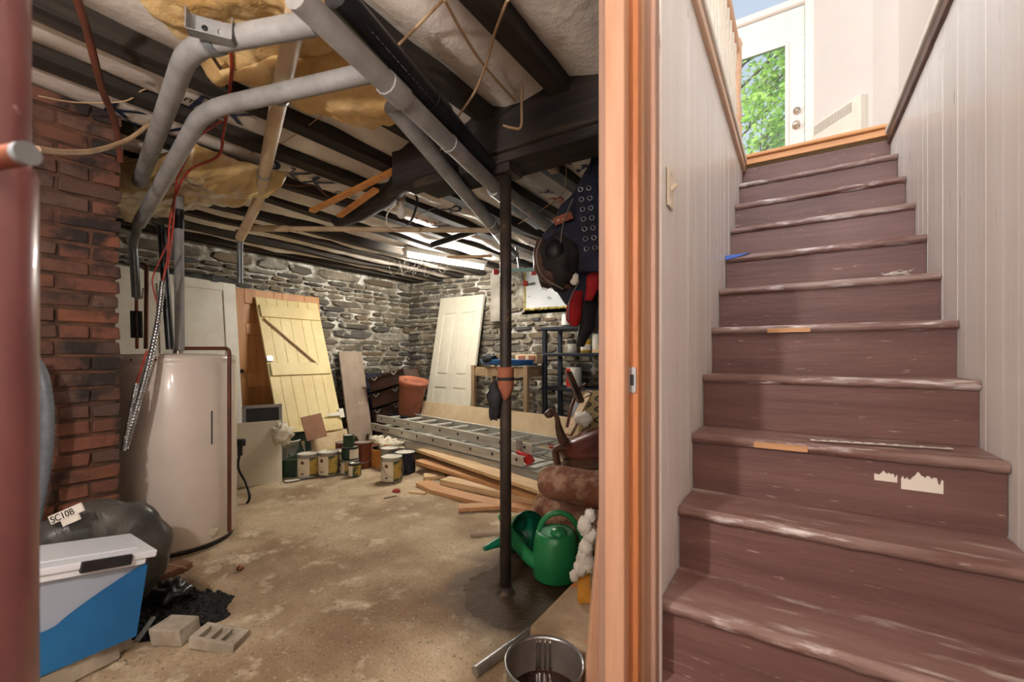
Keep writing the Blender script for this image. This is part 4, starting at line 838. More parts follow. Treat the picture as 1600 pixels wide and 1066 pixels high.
# shelf
sh=thing('plastic_shelf','black plastic shelving unit with cans and bottles by the back wall','shelf',(-1.95,4.5,0)); X0,X1,Y0,Y1=-2.40,-1.45,4.28,4.72
for x in (X0,X1-.06):
    for y in (Y0,Y1-.06): G().bx(x,x+.05,y,y+.05,.005,1.47).obj('upright','navy_plastic',sh,bev=.01)
SHZ=[.10,.44,.80,1.18,1.47]
for z in SHZ:
    g=G(); g.bx(X0-.01,X1+.01,Y0-.01,Y1+.01,z-.035,z); g.obj('shelf_board','navy_plastic',sh,bev=.006)
def bottle(name,label,cat,x,y,z,prof,m,capm=None,labm=None,capz=0,capr=0,caph=.02,lz=(0,0),lr=0):
    t=thing(name,label,cat,(x,y,z+.001)); Mx=Matrix.Translation((x,y,z+.001)); G(Mx).lathe(prof,18).obj('body',m,t)
    if capm: G(Mx).lathe([(0,capz),(capr,capz),(capr,capz+caph),(0,capz+caph)],14).obj('cap',capm,t)
    if labm: G(Mx).lathe([(lr,lz[0]),(lr,lz[1])],18).obj('wrap_label',labm,t)
    return t
def cyl(r,h): return [(0,0),(r,0),(r,h),(r*.95,h+.003),(0,h+.003)]
bottle('tin_can','grey tin with printed label on the top shelf left end','can',-2.15,4.42,1.47,cyl(.065,.14),'can_tin',labm='label_white',lz=(.02,.11),lr=.0655)
bottle('plastic_tub','white tub with blue side next to the top shelf tin','tub',-1.9,4.42,1.47,cyl(.06,.09),'label_white',labm='cap_blue',lz=(.02,.07),lr=.061)
bottle('yellow_tub','yellow plastic tub on the second shelf','tub',-1.93,4.42,1.18,cyl(.055,.14),'yellow_plastic',labm='label_white',lz=(.03,.09),lr=.056)
bottle('glass_jar','pale jar left of the yellow tub','jar',-2.1,4.44,1.18,cyl(.05,.10),'label_white')
bottle('white_carton','white container right of the yellow tub','tub',-1.78,4.40,1.18,cyl(.06,.2),'label_white','black_plastic',capz=.2,capr=.03)
bottle('dark_tub','black tub with pale label at second shelf right','tub',-1.66,4.36,1.18,cyl(.075,.16),'black_plastic',labm='label_white',lz=(.03,.09),lr=.076)
bottle('spray_bottle','slim pale green bottle at second shelf far right','bottle',-1.53,4.36,1.18,[(0,0),(.04,0),(.042,.15),(.02,.2),(.015,.22),(0,.22)],'can_top_pale','label_white',capz=.22,capr=.014,labm='label_white',lz=(.03,.12),lr=.043)
bottle('spray_bottle','white spray bottle with red cap on the top shelf beside the bag','bottle',-1.6,4.36,1.47,[(0,0),(.05,0),(.052,.2),(.025,.28),(.018,.3),(0,.3)],'label_white','red_paint',capz=.3,capr=.02,caph=.03)
bottle('red_can','red and white thinner can on the third shelf','can',-2.06,4.40,.80,cyl(.085,.22),'label_white',labm=None); 
G(Matrix.Translation((-2.06,4.40,.801))).grid(10,2,lambda s,q:(.087*math.cos(-2.9+1.3*s),.087*math.sin(-2.9+1.3*s),.01+.2*q)).obj('red_label','red_paint',bpy.data.objects['red_can'])
bottle('plastic_jug','empty translucent plastic jug on the lower shelf','jug',-2.02,4.40,.44,[(0,0),(.08,0),(.085,.03),(.085,.16),(.05,.22),(.022,.25),(.022,.27),(0,.27)],'jug','label_white',capz=.27,capr=.022)
# tower speaker, plank at right
spk=thing('speaker','black speaker with patterned grille on the third shelf right end','speaker',(-1.45,4.25,.8)); G().bx(-1.66,-1.4,4.3,4.5,.802,1.12).obj('cabinet','navy_plastic',spk,bev=.006); G().bx(-1.6,-1.46,4.294,4.30,.83,1.10).obj('grille','grey_wire',spk)
tag(G().bar((-1.80,4.32,1.199),(-1.46,4.30,1.199),.06,.035).obj('wood_offcut','pine_pale'),'short pink pine offcut lying on the second shelf edge','offcut')
# beige board behind ladder
M=frame((-4.1,4.02,.02),(1,-.14,0),(0,.2,1)); tag(G(M).bx(0,2.75,0,.02,0,.55).obj('long_board','beige_board',bev=.002),'long low beige board standing behind the ladders','board')
# brown bins and terracotta pot in the corner
for k,(u,v,z) in enumerate(((637,640,.30),(634,618,.52),(630,600,.74))):
    p=aty(u,v,4.1); p=Vector((-4.62+.03*k,4.2-.05*k,z)); M=Matrix.Translation(p)@Matrix.Rotation(.3,4,'Z')@Matrix.Rotation(-.28,4,'Y')
    t=thing('storage_bin',('bottom','middle','top')[k]+' brown plastic bin of the tilted stack in the wall corner','bin',M=M)
    g=G(M); g.bx(-.27,.27,-.2,.2,0,.015); g.obj('base','brown_plastic',t)
    for b in ((-.27,.27,-.2,-.18,0,.16),(-.27,.27,.18,.2,0,.16),(-.27,-.25,-.2,.2,0,.16),(.25,.27,-.2,.2,0,.16),(-.29,.29,-.22,-.2,.15,.18),(-.29,.29,.2,.22,.15,.18)): G(M).bx(*b).obj('wall_panel','brown_plastic',t,bev=.004)
    for s in (-.15,.15): G(M).tube(smooth([(s-.04,-.222,.17),(s,-.245,.13),(s+.04,-.222,.17)],4),.006,6).obj('handle','grey_paint',t)
tag(G().bx(-4.95,-4.5,4.02,4.45,.002,.27).obj('dark_crate','brown_plastic',bev=.01),'dark crate under the brown bins, mostly hidden','crate')
p=Vector((-4.20,3.98,.40)); M=Matrix.Translation(p)@Matrix.Rotation(.22,4,'Y'); t=thing('plant_pot','large terracotta plant pot beside the brown bins','pot',M=M)
G(M).lathe([(0,0),(.13,0),(.17,.38),(.185,.38),(.19,.46),(.17,.46),(.155,.38),(.12,.03),(0,.03)],28).obj('pot_body','terracotta',t)
tag(G().bx(-4.45,-4.12,3.86,4.14,.002,.395).obj('dark_crate','navy_plastic',bev=.01),'low dark crate carrying the terracotta pot','crate')
for k,(y,w,lb) in enumerate(((3.93,.24,'wider dark blue board with white paint scribbles left of the brown bins'),(4.2,.1,'narrow dark blue board tight in the wall corner'))):
    M=frame((-4.9,y,.01),(.15,1,0),(-.1,0,1)); t=thing('blue_board',lb,'board',M=M); G(M).bx(0,w,0,.02,0,.9).obj('board','navy_plastic',t)
    g=G(M); 
    for a,b in (((.05,-.003,.3),(.2*w/.2,-.003,.6)),((.02,-.003,.65),(w*.9,-.003,.66)),((w*.5,-.003,.55),(w*.5,-.003,.85))): g.tube([a,b],.004,5)
    g.obj('paint_streak','white_paint',t)
# ================================================================ LADDERS AND LUMBER
lA=V(-4.40,3.62,0); lB=V(-1.60,3.06,0); ld=(lB-lA).normalized()
def ladder(z,label,off,L0,L1,ro,feet=True,txt=True,wid=.40):
    M=frame(lA+ld*L0+V(0,off,z),ld,(0,0,1)); L=L1-L0; t=thing('extension_ladder',label,'ladder',M=M)
    for y in (0,wid):
        s=1 if y==0 else -1
        g=G(M); g.bx(0,L,y-.003,y+.003,0,.085); g.bx(0,L,min(y,y+s*.03),max(y,y+s*.03),.079,.085); g.bx(0,L,min(y,y+s*.03),max(y,y+s*.03),0,.006); rl=g.obj('rail','alu',t)
        if y==0: rl0=rl
    k=0; x=.12
    while x<L-.05:
        G(M).tube([(x,0,.05),(x,wid,.05)],.016,8).obj('rung','alu',t)
        G(M@Matrix.Translation((x,-.004,.05))@Matrix.Rotation(math.pi/2,4,'X')).lathe([(0,.001),(.013,.001),(.016,-.002)],10).obj('rivet','dark_steel',rl0); x+=.3
    if feet:
        for y in (-.01,wid+.01):
            g=G(M); g.prism([(L-.16,.02),(L-.02,.0),(L+.03,-.05),(L-.02,-.09),(L-.12,-.03)],y-.025,y+.025); g.obj('foot','red_paint',t,bev=.006)
        G(M).bx(L-.17,L-.1,-.012,-.004,-.05,.10).obj('bracket','steel',t)
    if txt: text('SAFETY',.05,M@Matrix.Translation((.25,-.0045,.022))@Matrix.Rotation(math.pi/2,4,'X'),'print_black',t)
    return t
ladder(.325,'aluminium extension ladder with red feet on top of the pile',.02,0,2.6,0,True,False)
ladder(.225,'second aluminium ladder lettered in black under the top ladder',-.04,-.05,2.55,0,False,True)
M=frame(lA+ld*.25+V(0,-.06,.115),ld,(0,0,1)); t=thing('scaffold_plank','ribbed aluminium scaffold plank below the ladders','plank',M=M); G(M).bx(0,2.65,0,.42,0.08,.1).obj('deck','alu',t)
for y in (0,.40): G(M).bx(0,2.65,y,y+.02,0,.1).obj('side_rail','alu',t,bev=.004)
G(M).bx(2.62,2.67,.02,.07,-.02,.07).obj('end_hook','dark_steel',t); G(M).bx(2.72,2.78,-.02,.05,-.11,.05).obj('end_pad','black_plastic',t,bev=.006)
def board(a,b,w,h,m,label,name='lumber_board'):
    return tag(G().bar(a,b,w,h).obj(name,m,bev=.003),label,'board','loose boards beside the ladders')
o=lA+ld*.3
board(atz(648,706,.16)+V(0,.12,0),atz(852,773,.16)+V(0,.08,0),.16,.03,'pine_pale','long pale pine board directly under the scaffold plank edge')
board(atz(650,722,.09)+V(0,.05,0),atz(852,782,.09)+V(0,.05,0),.14,.035,'pine_x','long orange pine board below the pale one')
board(atz(652,728,.03)+V(0,.1,0),atz(800,765,.03)+V(0,.1,0),.12,.05,'pine_orange','reddish timber lowest at the back of the lumber pile')
board(atz(695,751,.05),atz(840,782,.05),.13,.05,'pine_pale','thick pale plank lying in front of the lumber pile')
board(atz(840,800,.02)+V(-.25,0,0),atz(700,790,.02)+V(.1,.0,0),.10,.03,'pine_x','short orange board half under the carpet rolls')
board(atz(662,745,.02),atz(694,743,.02),.14,.03,'pine_pale','small pale offcut at the left end of the lumber')
board(atz(822,780,.05),atz(870,782,.05),.1,.035,'pine_pale','short pale block by the carpet, upper'); board(atz(815,789,.02),atz(872,793,.02),.1,.035,'pine_x','short orange block by the carpet, lower')
pts=[atz(u,v,.018) for u,v in ((650,757),(672,768),(700,775),(735,784),(770,791),(810,797),(850,802))]; g=G(); n=len(pts)
vs=[];fs=[]
for p in pts: vs+=[p+V(0,-.005,-.016),p+V(.02,.13,-.016),p+V(.02,.13,.016),p+V(0,-.005,.016)]
for k in range(n-1):
    for a in range(4): fs.append((k*4+a,k*4+4+a,k*4+4+(a+1)%4,k*4+(a+1)%4))
fs+=[(0,1,2,3),(4*n-1,4*n-2,4*n-3,4*n-4)]; tag(g.add(vs,fs).obj('live_edge_board','pine_x',bev=.003),'curved live edge board lying foremost on the floor','board','loose boards beside the ladders')
# ================================================================ CARPET, BROKEN CHAIR
def roll(u,v,z,r,ln,label,seed):
    p=atz(u,v,z-r*.0); p.z=z; M=frame(p,(1,-.05,0),(0,0,1)); n=26
    def P(s,t):
        a=2*math.pi*t; k=r*(1+.07*noise.noise(Vector((s*4,math.cos(a)*2,math.sin(a)*2+seed)))+.02*noise.noise(Vector((s*30,math.cos(a)*9,math.sin(a)*9)))); e=1-.25*max(0,(.06-s)/.06)
        return (s*ln,k*e*math.cos(a)*1.15,k*e*math.sin(a)*.92)
    g=G(M); g.grid(26,n,P)
    vs=[P(0,t/(n-1)) for t in range(n-1)]; g.add(vs,[tuple(range(n-1))])
    t=thing('carpet_roll',label,'carpet',M=M); g.obj('pile','carpet_roll',t)
    sp=[(-.004,r*.9*(1-k/40)*math.cos(k*.55),r*.85*(1-k/40)*math.sin(k*.55)) for k in range(38)]; G(M).tube(sp,.004,5).obj('backing_edge','burlap',t); return t
roll(850,798,.165,.17,.75,'lower brown shag carpet roll on the floor behind the watering cans',1); roll(853,750,.42,.105,.75,'upper brown shag carpet roll under the broken chair',4)
bc=thing('broken_chair','broken antique armchair with leather seat and bare springs right of ladders','chair',tuple(atd(900,690,3.3)))
D=3.2
g=G(); g.tube(smooth([atd(857,650,D),atd(862,643,D),atd(870,652,D),atd(873,668,D),atd(880,688,D),atd(893,702,D),atd(915,712,D)],6),[.03,.031,.032,.033,.030,.026,.023,.020,.019,.018,.018,.018,.018,.019,.02,.021,.022,.024,.026,.028,.03,.032,.034,.036,.038,.04,.04,.04,.04,.04,.04,.04,.04,.04,.04,.04,.04],12); g.obj('carved_arm','carved_wood',bc)
G().blob(tuple(atd(858,647,D)),(.036,.036,.03),.2,nu=14,nv=10).obj('scroll','carved_wood',bc)
Mb=Matrix.Rotation(-.15,3,'Y'); G().blob(tuple(atd(935,698,3.25)),(.33,.26,.13),.25,6,26,14,2,Mb).obj('leather_seat','leather',bc)
G().blob(tuple(atd(935,718,3.2)),(.27,.24,.07),.2,6,22,12,5,Mb).obj('seat_frame','carved_wood',bc)
g=G(); g.tube(smooth([atd(872,728,3.15),atd(868,705,3.15),atd(878,700,3.15),atd(890,706,3.15),atd(920,735,3.2)],6),.026,10); g.obj('front_leg','carved_wood',bc); 
G().bar(atd(888,582,3.6),atd(908,628,3.4),.05,.03).obj('back_post','carved_wood',bc); G().bar(atd(888,680,3.4),atd(922,612,3.6),.06,.03).obj('back_post','pine_pale',bc)
Mq=frame(atd(905,690,3.45),atd(960,690,3.3)-atd(905,690,3.45),(0.05,.35,1)); G(Mq).bx(-.02,.45,.03,.05,0,.42).obj('back_panel','burlap',bc)
for k in range(4):
    x=.05+k*.1; pts=[]
    for j in range(28): pts.append((x+.034*math.sin(j*1.05),.012,.02+j*.0145))
    G(Mq).tube(smooth(pts,3),.005,6).obj('spring','dark_steel',bc)
G().blob(tuple(atd(912,654,3.3)),(.07,.05,.05),.6,8,16,10,4).obj('stuffing','fibre',bc)
wire('red_tube',[atd(886,668,3.4),atd(892,640,3.42),atd(903,612,3.5),atd(915,600,3.5)],.012,'leather','red brown fringe cord draped on the broken chair back',cat='cord')
a=atd(945,725,3.4); G().bar(a,V(a.x,a.y,.0),.05,.05,(1,0,0)).obj('rear_leg','carved_wood',bc)
# ================================================================ HANGING GEAR
D=2.15
bp=thing('gear_bag','navy padded gear bag with grommet belt and red pockets hanging from the beam','bag',tuple(atd(905,240,D)))
def hang(rows,th,name,m,seed=0,d=D,amp=.03):
    # rows: (v, u_left, u_right, bulge)
    n=20; g=G(); R_=[]
    fine=[]
    for k in range(len(rows)-1):
        for q in range(4):
            t=q/4; a,b=rows[k],rows[k+1]; fine.append(tuple(a[i]*(1-t)+b[i]*t for i in range(4)))
    fine.append(rows[-1])
    vs=[]
    for (v,ul,ur,bu) in fine:
        A=atd(ul,v,d); B=atd(ur,v,d); c=(A+B)/2; w=(B-A)/2
        for k in range(n):
            a=2*math.pi*k/n; p=c+w*math.cos(a)+fw*(bu*math.sin(a)); p+=(rt+fw)*amp*noise.noise(p*9+V(seed,0,0)); vs.append(p)
    fs=[(i*n+k,i*n+(k+1)%n,(i+1)*n+(k+1)%n,(i+1)*n+k) for i in range(len(fine)-1) for k in range(n)]
    g.add(vs,fs,True); m_=len(fine); g.add(vs[:n],[tuple(range(n))]); g.add(vs[-n:],[tuple(range(n))]); return g.obj(name,m,bp)
hang([(240,936,944,.02),(270,912,950,.05),(305,892,955,.08),(340,870,958,.10),(370,850,958,.12),(400,838,955,.13),(430,842,950,.13),(455,866,945,.10),(482,890,935,.05)],0,'bag_body','navy_cloth',1)
G().blob(tuple(atd(873,410,D-.06)),(.115,.10,.13),.25,6,24,16,2).obj('padded_helmet','black_cloth',bp)
G().blob(tuple(atd(868,395,D-.12)),(.05,.05,.06),.2,nu=14,nv=10,seed=4).obj('elbow_cap','black_plastic',bp)
hang([(375,838,850,.02),(395,832,862,.04),(420,832,872,.06),(438,845,885,.05),(452,870,900,.02)],0,'leather_flap','brown_leather',3,D-.07,.01)
hang([(288,902,934,.02),(330,900,940,.03),(400,904,945,.03),(425,905,945,.02)],0,'grommet_belt','navy_cloth',5,D-.14,.004)
for k in range(7):
    for s in (0,1):
        p=atd(907+s*13+k*1.6,296+k*15.5-s*2,D-.178); Mg=Matrix.Translation(p)@frame((0,0,0),rt,(0,0,1))@Matrix.Rotation(math.pi/2,4,'X'); g=G(Mg)
        g.tube([(.010*math.cos(a*.5236),.010*math.sin(a*.5236),0) for a in range(13)],.0028,6); g.obj('grommet','steel',bp)
hang([(418,917,936,.01),(450,915,936,.02),(470,912,926,.012)],0,'red_pocket','red_cloth',6,D-.10,.006)
hang([(455,895,912,.01),(480,885,910,.03),(500,885,907,.03),(510,893,903,.01)],0,'red_pocket','red_cloth',7,D-.08,.006)
hang([(440,905,918,.02),(480,890,935,.05),(510,905,930,.05),(530,900,918,.03),(542,899,913,.02)],0,'hanging_boot','black_cloth',8,D-.03,.02)
M=frame(atd(868,353,D-.12),rt*.85+V(0,0,.36),(0,0,1)); G(M).bx(0,.09,-.006,.004,0,.035).obj('patch_label','terracotta',bp); text('= -',.028,M@Matrix.Translation((.012,-.007,.008))@Matrix.Rotation(math.pi/2,4,'X'),'label_white',bp)
for k in range(4): G().tube(smooth([atd(930+k*4,225-k*6,D),atd(925+k*5,250,D-.03),atd(918+k*8,285,D-.04)],5),.007,6).obj('strap','navy_cloth',bp)
for q in ([(846,372),(838,400),(848,432),(880,452)],[(895,310),(880,350),(876,380)],[(920,300),(922,350),(926,420)],[(905,440),(890,470),(888,500)]): G().tube(smooth([atd(u,v,D-.155) for u,v in q],5),.003,5).obj('seam','grey_wire',bp)
G().blob(tuple(atd(897,435,D-.13)),(.022,.012,.03),.5,8,12,8,2).obj('white_tag','label_white',bp)
for q in ([(935,430),(938,470),(930,520)],[(925,480),(935,500),(940,530)]): G().tube(smooth([atd(u,v,D-.05) for u,v in q],5),.01,6).obj('strap','black_cloth',bp)
G().tube(smooth([atd(938,205,D),atd(938,235,D)],3),.008,6).obj('hook','steel',bp)
# ================================================================ WATERING CANS
def wcan(M,label,m,lid):
    t=thing('watering_can',label,'watering can',M=M)
    G(M).lathe([(0,0),(.112,0),(.12,.01),(.118,.10),(.112,.19),(.102,.225),(.09,.235),(.085,.225)],32).obj('body',m,t)
    G(M).lathe([(0,.222),(.06,.222),(.088,.228)],28).obj('top_plate',lid,t); tpl=bpy.context.scene.collection.objects[-1]
    G(M@Matrix.Translation((.015,-.02,.224))).lathe([(0,.03),(.03,.028),(.042,.016),(.044,0)],20).obj('filler_cap',m,tpl)
    pts=smooth([(-.085,0,.235),(-.06,0,.29),(0,0,.325),(.07,0,.31),(.12,0,.24),(.135,0,.16),(.125,0,.08)],6); G(M).tube(pts,[.014*(1+.06*math.sin(i*2.5)) for i in range(len(pts))],10).obj('handle',m,t)
    G(M).tube(smooth([(-.08,0,.05),(-.16,0,.11),(-.25,0,.24),(-.29,0,.31)],5),[.04-.026*min(1,i/15) for i in range(16)],14).obj('spout',m,t)
    return t
p=atz(868,920,0); p=p+Vector((p.x,p.y,0)).normalized()*.12; p.z=.006
wcan(Matrix.Translation(p)@Matrix.Rotation(YAW-.05,4,'Z')@Matrix.Scale(1,4),'front bright green watering can standing beside the steel post','can_green','can_top_pale')
p=atz(835,880,.0); p=p+V(-.05,.22,.0); p.z=.125
M=Matrix.Translation(p)@Matrix.Rotation(YAW+.35,4,'Z')@Matrix.Rotation(math.radians(68),4,'X')@Matrix.Rotation(.6,4,'Z')
t=thing('watering_can','darker green watering can tipped over behind the bright one','watering can',M=Matrix.Translation(p))
rim=atd(828,832,2.45); ax=(atd(800,836,2.62)-rim).normalized(); Mt=frame(rim,ax.cross(V(0,0,1)),ax)
G(Mt).lathe([(.115,0),(.118,.004),(.112,.03),(.10,.16),(.09,.20),(0,.20)],32).obj('body','can_green_dark',t); G(Mt).lathe([(.11,.002),(.10,.02),(.088,.15),(0,.16)],32).obj('inside','can_green_dark',t)
G().tube(smooth([atd(812,848,2.5),atd(785,846,2.4),atd(757,858,2.3)],6),[.055,.052,.048,.044,.04,.036,.032,.028,.024,.02,.017,.014,.012],14).obj('spout','can_green_dark',t)
stick(735,836,790,832,.014,'taupe','weathered stick lying behind the steel post foot')
# ================================================================ DOORWAY FOREGROUND
led=thing('concrete_ledge','low concrete ledge with rust stains under the doorway wall','ledge',(-.64,2.0,0))
g=G(); g.bx(-.83,-.40,1.385,2.45,-.01,.15); g.obj('kerb','ledge',led,bev=.012)
p=atz(860,958,.15)
fcl=G(); [fcl.blob(tuple(atd(u,v,1.74)),(r_,r_,r_*1.25),.35,9,18,14,k) for k,(u,v,r_) in enumerate(((922,806,.022),(914,822,.030),(922,836,.030),(916,855,.028),(912,872,.030),(906,888,.026),(897,900,.018),(918,880,.03)))]; tag(fcl.obj('fibre_clump','fibre'),'fluffy white fibre clump hanging on the leaning plank','fibre')
M=frame(atz(905,945,.151),(.6,.5,0),(-.05,0.1,1)); tag(G(M).bx(0,.05,0,.03,0,.13).obj('sponge_block','sponge',bev=.004),'upright orange foam block on the concrete ledge','block')
tag(G().bar(atd(928,1110,1.27),atd(966,690,1.22),.07,.03,fw).obj('leaning_plank','stud_pink',bev=.003),'narrow pine plank leaning against the doorway stud','plank')
M0=Vector((-.625,1.13,0)); Mx=Matrix.Translation(M0+V(0,0,.004)); t=thing('steel_pot','steel stock pot of brown water below the concrete ledge','pot',tuple(M0))
G(Mx).lathe([(0,0),(.105,0),(.112,.01),(.113,.235),(.118,.24),(.119,.245),(.115,.248),(.110,.24)],44).obj('wall','steel',t); G(Mx).lathe([(.109,.24),(.108,.012),(0,.012)],44).obj('inner_wall','pot_in',t)
G(Mx).grid(20,20,lambda s,q:((s-.5)*.15,(q-.5)*.15,.15+.004*noise.noise(Vector((s*9,q*9,1))))) if False else None
n=30; g=G(Mx); vs=[(0,0,.14)]; 
for j in range(1,9):
    for k in range(n):
        a=2*math.pi*k/n; rr=.1075*j/8; vs.append((rr*math.cos(a),rr*math.sin(a),.14+.006*noise.noise(Vector((rr*60*math.cos(a),rr*60*math.sin(a),2)))*(1-j/9)))
fs=[(0,1+k,1+(k+1)%n) for k in range(n)]+[(1+(j-1)*n+k,1+(j-1)*n+(k+1)%n,1+j*n+(k+1)%n,1+j*n+k) for j in range(1,8) for k in range(n)]
tag(g.add([tuple(v) for v in vs],fs,True).obj('brown_water','pot_water'),'rippling brown water filling the steel pot','water')
dw=G(); 
for a in (1.9,2.05,2.2,2.3): dw.tube([M0+V(.1055*math.cos(a),.1055*math.sin(a),z) for z in (.235,.19,.15)],[.003,.004,.006],6)
dw.obj('water_drips','glass_clear',t)
tag(G().tube([atz(742,1050,.02),atz(800,1008,.02)],.019,16).add([],[]).obj('chrome_tube','can_tin'),'dull metal lower length of tube on the floor by the pot','tube'); tag(G().tube([atz(800,1008,.02),atz(826,988,.02)],.016,16).obj('chrome_tube','steel'),'shiny chrome end of tube beside the ledge','tube')
# ================================================================ BIN, BAG, PIT
bz=.085; X1=-2.07; Y1=.635
def tote(g,x0,x1,y0,y1,z0,z1,ta=.03,inset=0):
    vs=[(x0+ta,y0+ta,z0),(x1-ta,y0+ta,z0),(x1-ta,y1-ta,z0),(x0+ta,y1-ta,z0),(x0,y0,z1),(x1,y0,z1),(x1,y1,z1),(x0,y1,z1)]
    return g.add(vs,[(3,2,1,0),(0,1,5,4),(1,2,6,5),(2,3,7,6),(3,0,4,7)])
bn=thing('storage_tote','blue plastic tote with a dipping rim at lower left','tote',(X1-.13,Y1-.3,bz))
XB=X1-.26
def bl_top(y): s=(y-(Y1-.62))/.62; return bz+.15+.12*max(0,min(1,(s-.60)/.36))**.8
nY=28; ta=.03; th=.006
def shell(xo,ze,name,mm,par,zb,yo=0.0,xi=0.0):
    g=G(); ys=[Y1-.62+yo+(.62-2*yo)*k/nY for k in range(nY+1)]
    for sx,x0 in ((1,X1-xi),(-1,XB+xi)):
        for off in (0,-th):
            vs=[]
            for y in ys:
                zt=ze(y); f=(zt-zb)/.31
                yb=Y1-.31+(y-(Y1-.31))*(1-ta/.31); yt=Y1-.31+(y-(Y1-.31))*(1-ta/.31*(1-f))
                vs+=[(x0-sx*ta+sx*off,yb,zb),(x0-sx*ta*(1-f)+sx*off,yt,zt)]
            g.add(vs,[(2*k,2*k+2,2*k+3,2*k+1) for k in range(nY)],True)
    for k in (0,nY):
        y=ys[k]; zt=ze(y); f=(zt-zb)/.31; yb=Y1-.31+(y-(Y1-.31))*(1-ta/.31); yt=Y1-.31+(y-(Y1-.31))*(1-ta/.31*(1-f))
        g.add([(X1-xi-ta,yb,zb),(XB+xi+ta,yb,zb),(XB+xi+ta*(1-f),yt,zt),(X1-xi-ta*(1-f),yt,zt)],[(0,1,2,3)])
    g.add([(X1-ta,Y1-.62+ta,zb),(XB+ta,Y1-.62+ta,zb),(XB+ta,Y1-ta,zb),(X1-ta,Y1-ta,zb)],[(0,1,2,3)])
    return g.obj(name,mm,par)
shell(0,bl_top,'tub','bin_blue',bn,bz)
ct=thing('clear_tote','milky clear tote with white lid and black latch nested in the blue tote','tote',(X1-.13,Y1-.3,bz+.02))
Rt=Matrix.Translation((X1,Y1,bz+.3))@Matrix.Rotation(-.17,4,'X')@Matrix.Translation((-X1,-Y1,-bz-.3))
g=G(Rt); tote(g,XB+.012,X1-.012,Y1-.60,Y1-.008,bz+.03,bz+.30,.022); g.obj('tub','bin_clear',ct,bev=.01)
g=G(Rt); g.bx(XB-.01,X1+.018,Y1-.63,Y1+.018,bz+.298,bz+.324); g.obj('lid','bin_lid',ct,bev=.006); lidp=COL.objects[-1] if False else None
G(Rt).bx(XB+.03,X1-.03,Y1-.58,Y1-.03,bz+.324,bz+.332).obj('lid_panel','bin_lid',ct,bev=.004)
G(Rt).bx(X1+.010,X1+.030,Y1-.20,Y1-.06,bz+.288,bz+.324).obj('latch','black_plastic',ct,bev=.004)
G(Rt).bx(X1-.012,X1+.008,Y1-.6,Y1-.01,bz+.275,bz+.298).obj('rim','bin_lid',ct,bev=.004)
dcp=V(XB-.035,.49,.215); Md=frame(dcp,(0,1,0),(-.05,0,1))@Matrix.Rotation(math.pi/2,4,'X')
tag(G(Md).lathe([(0,.008),(.17,.008),(.2,.012),(.205,.0),(.2,-.006),(.17,-.004),(0,-.004)],36).obj('blue_saucer','bin_blue'),'round blue plastic saucer standing behind the clear tote','saucer')
for (u,v,lb,s) in ((115,1046,'pale concrete block under the near tote edge',(.13,.24,.075)),(176,1012,'pale concrete block under the far tote corner',(.09,.11,.075))):
    p=atz(u,v,.04); tag(G().box((p.x-.04,p.y,.042),s,.15).obj('concrete_block','cobble_grey',bev=.008),lb,'block')
# plastic wrapped roll with label
bc_=atd(150,880,1.86); bc_.z=.27; nm=Vector((-bc_.x*.9+.3,-bc_.y+.1,0)).normalized(); Mr=frame(bc_,V(0,0,1).cross(nm),nm)
t=thing('wrapped_roll','grey plastic wrapped hose roll labelled in black behind the tote','roll',M=frame(bc_,V(1,0,0),V(0,0,1)))
g=G(Mr); n=48; prof=[(0,.075),(.12,.08),(.2,.075),(.245,.05),(.262,.0),(.245,-.06),(.2,-.09),(0,-.09)]
vs=[];fs=[]
for r_,z_ in prof:
    for k in range(n):
        a=2*math.pi*k/n; w=1+.03*math.sin(a*9)*(.3 if r_<.2 else 1)+.02*noise.noise(Vector((math.cos(a)*4,math.sin(a)*4,z_*20))); vs.append((r_*w*math.cos(a),r_*w*math.sin(a),z_+.008*math.sin(a*13+r_*20)*(r_>.05)))
for i in range(len(prof)-1):
    for k in range(n): fs.append((i*n+k,(i)*n+(k+1)%n,(i+1)*n+(k+1)%n,(i+1)*n+k))
g.add(vs,fs,True).obj('wrapped_body','grey_bag',t)
lp=atd(103,803,1.70); lx=(atd(126,793,1.70)-atd(80,813,1.70)).normalized(); lM=frame(lp,lx,(0,0,1))
G(lM).bx(-.068,.068,-.002,.006,-.017,.017).obj('label_tape','paper',t); text('SC10B',.036,lM@Matrix.Translation((-.062,-.003,-.013))@Matrix.Rotation(math.pi/2,4,'X'),'print_black',t)
lp2=atd(110,813,1.70); G(frame(lp2,lx,(0,0,1))).bx(-.035,.035,-.002,.006,-.012,.012).obj('label_tape','paper',t)
tag(G().bar(atz(215,912,.02),atz(292,880,.02),.10,.03).obj('dark_plank','brown_board',bev=.003),'dark brown plank lying at the tank base','plank')
tag(G().tube([atz(232,877,.03),atz(291,888,.03)],.006,6).obj('thin_stick','pine_pale'),'thin pale stick lying across the dark plank','stick')
tag(G().blob(tuple(atz(375,888,.012)),(.02,.018,.012),.4,8,12,8,1).obj('crushed_cap','copper'),'small shiny crushed bottle cap on the floor','cap')
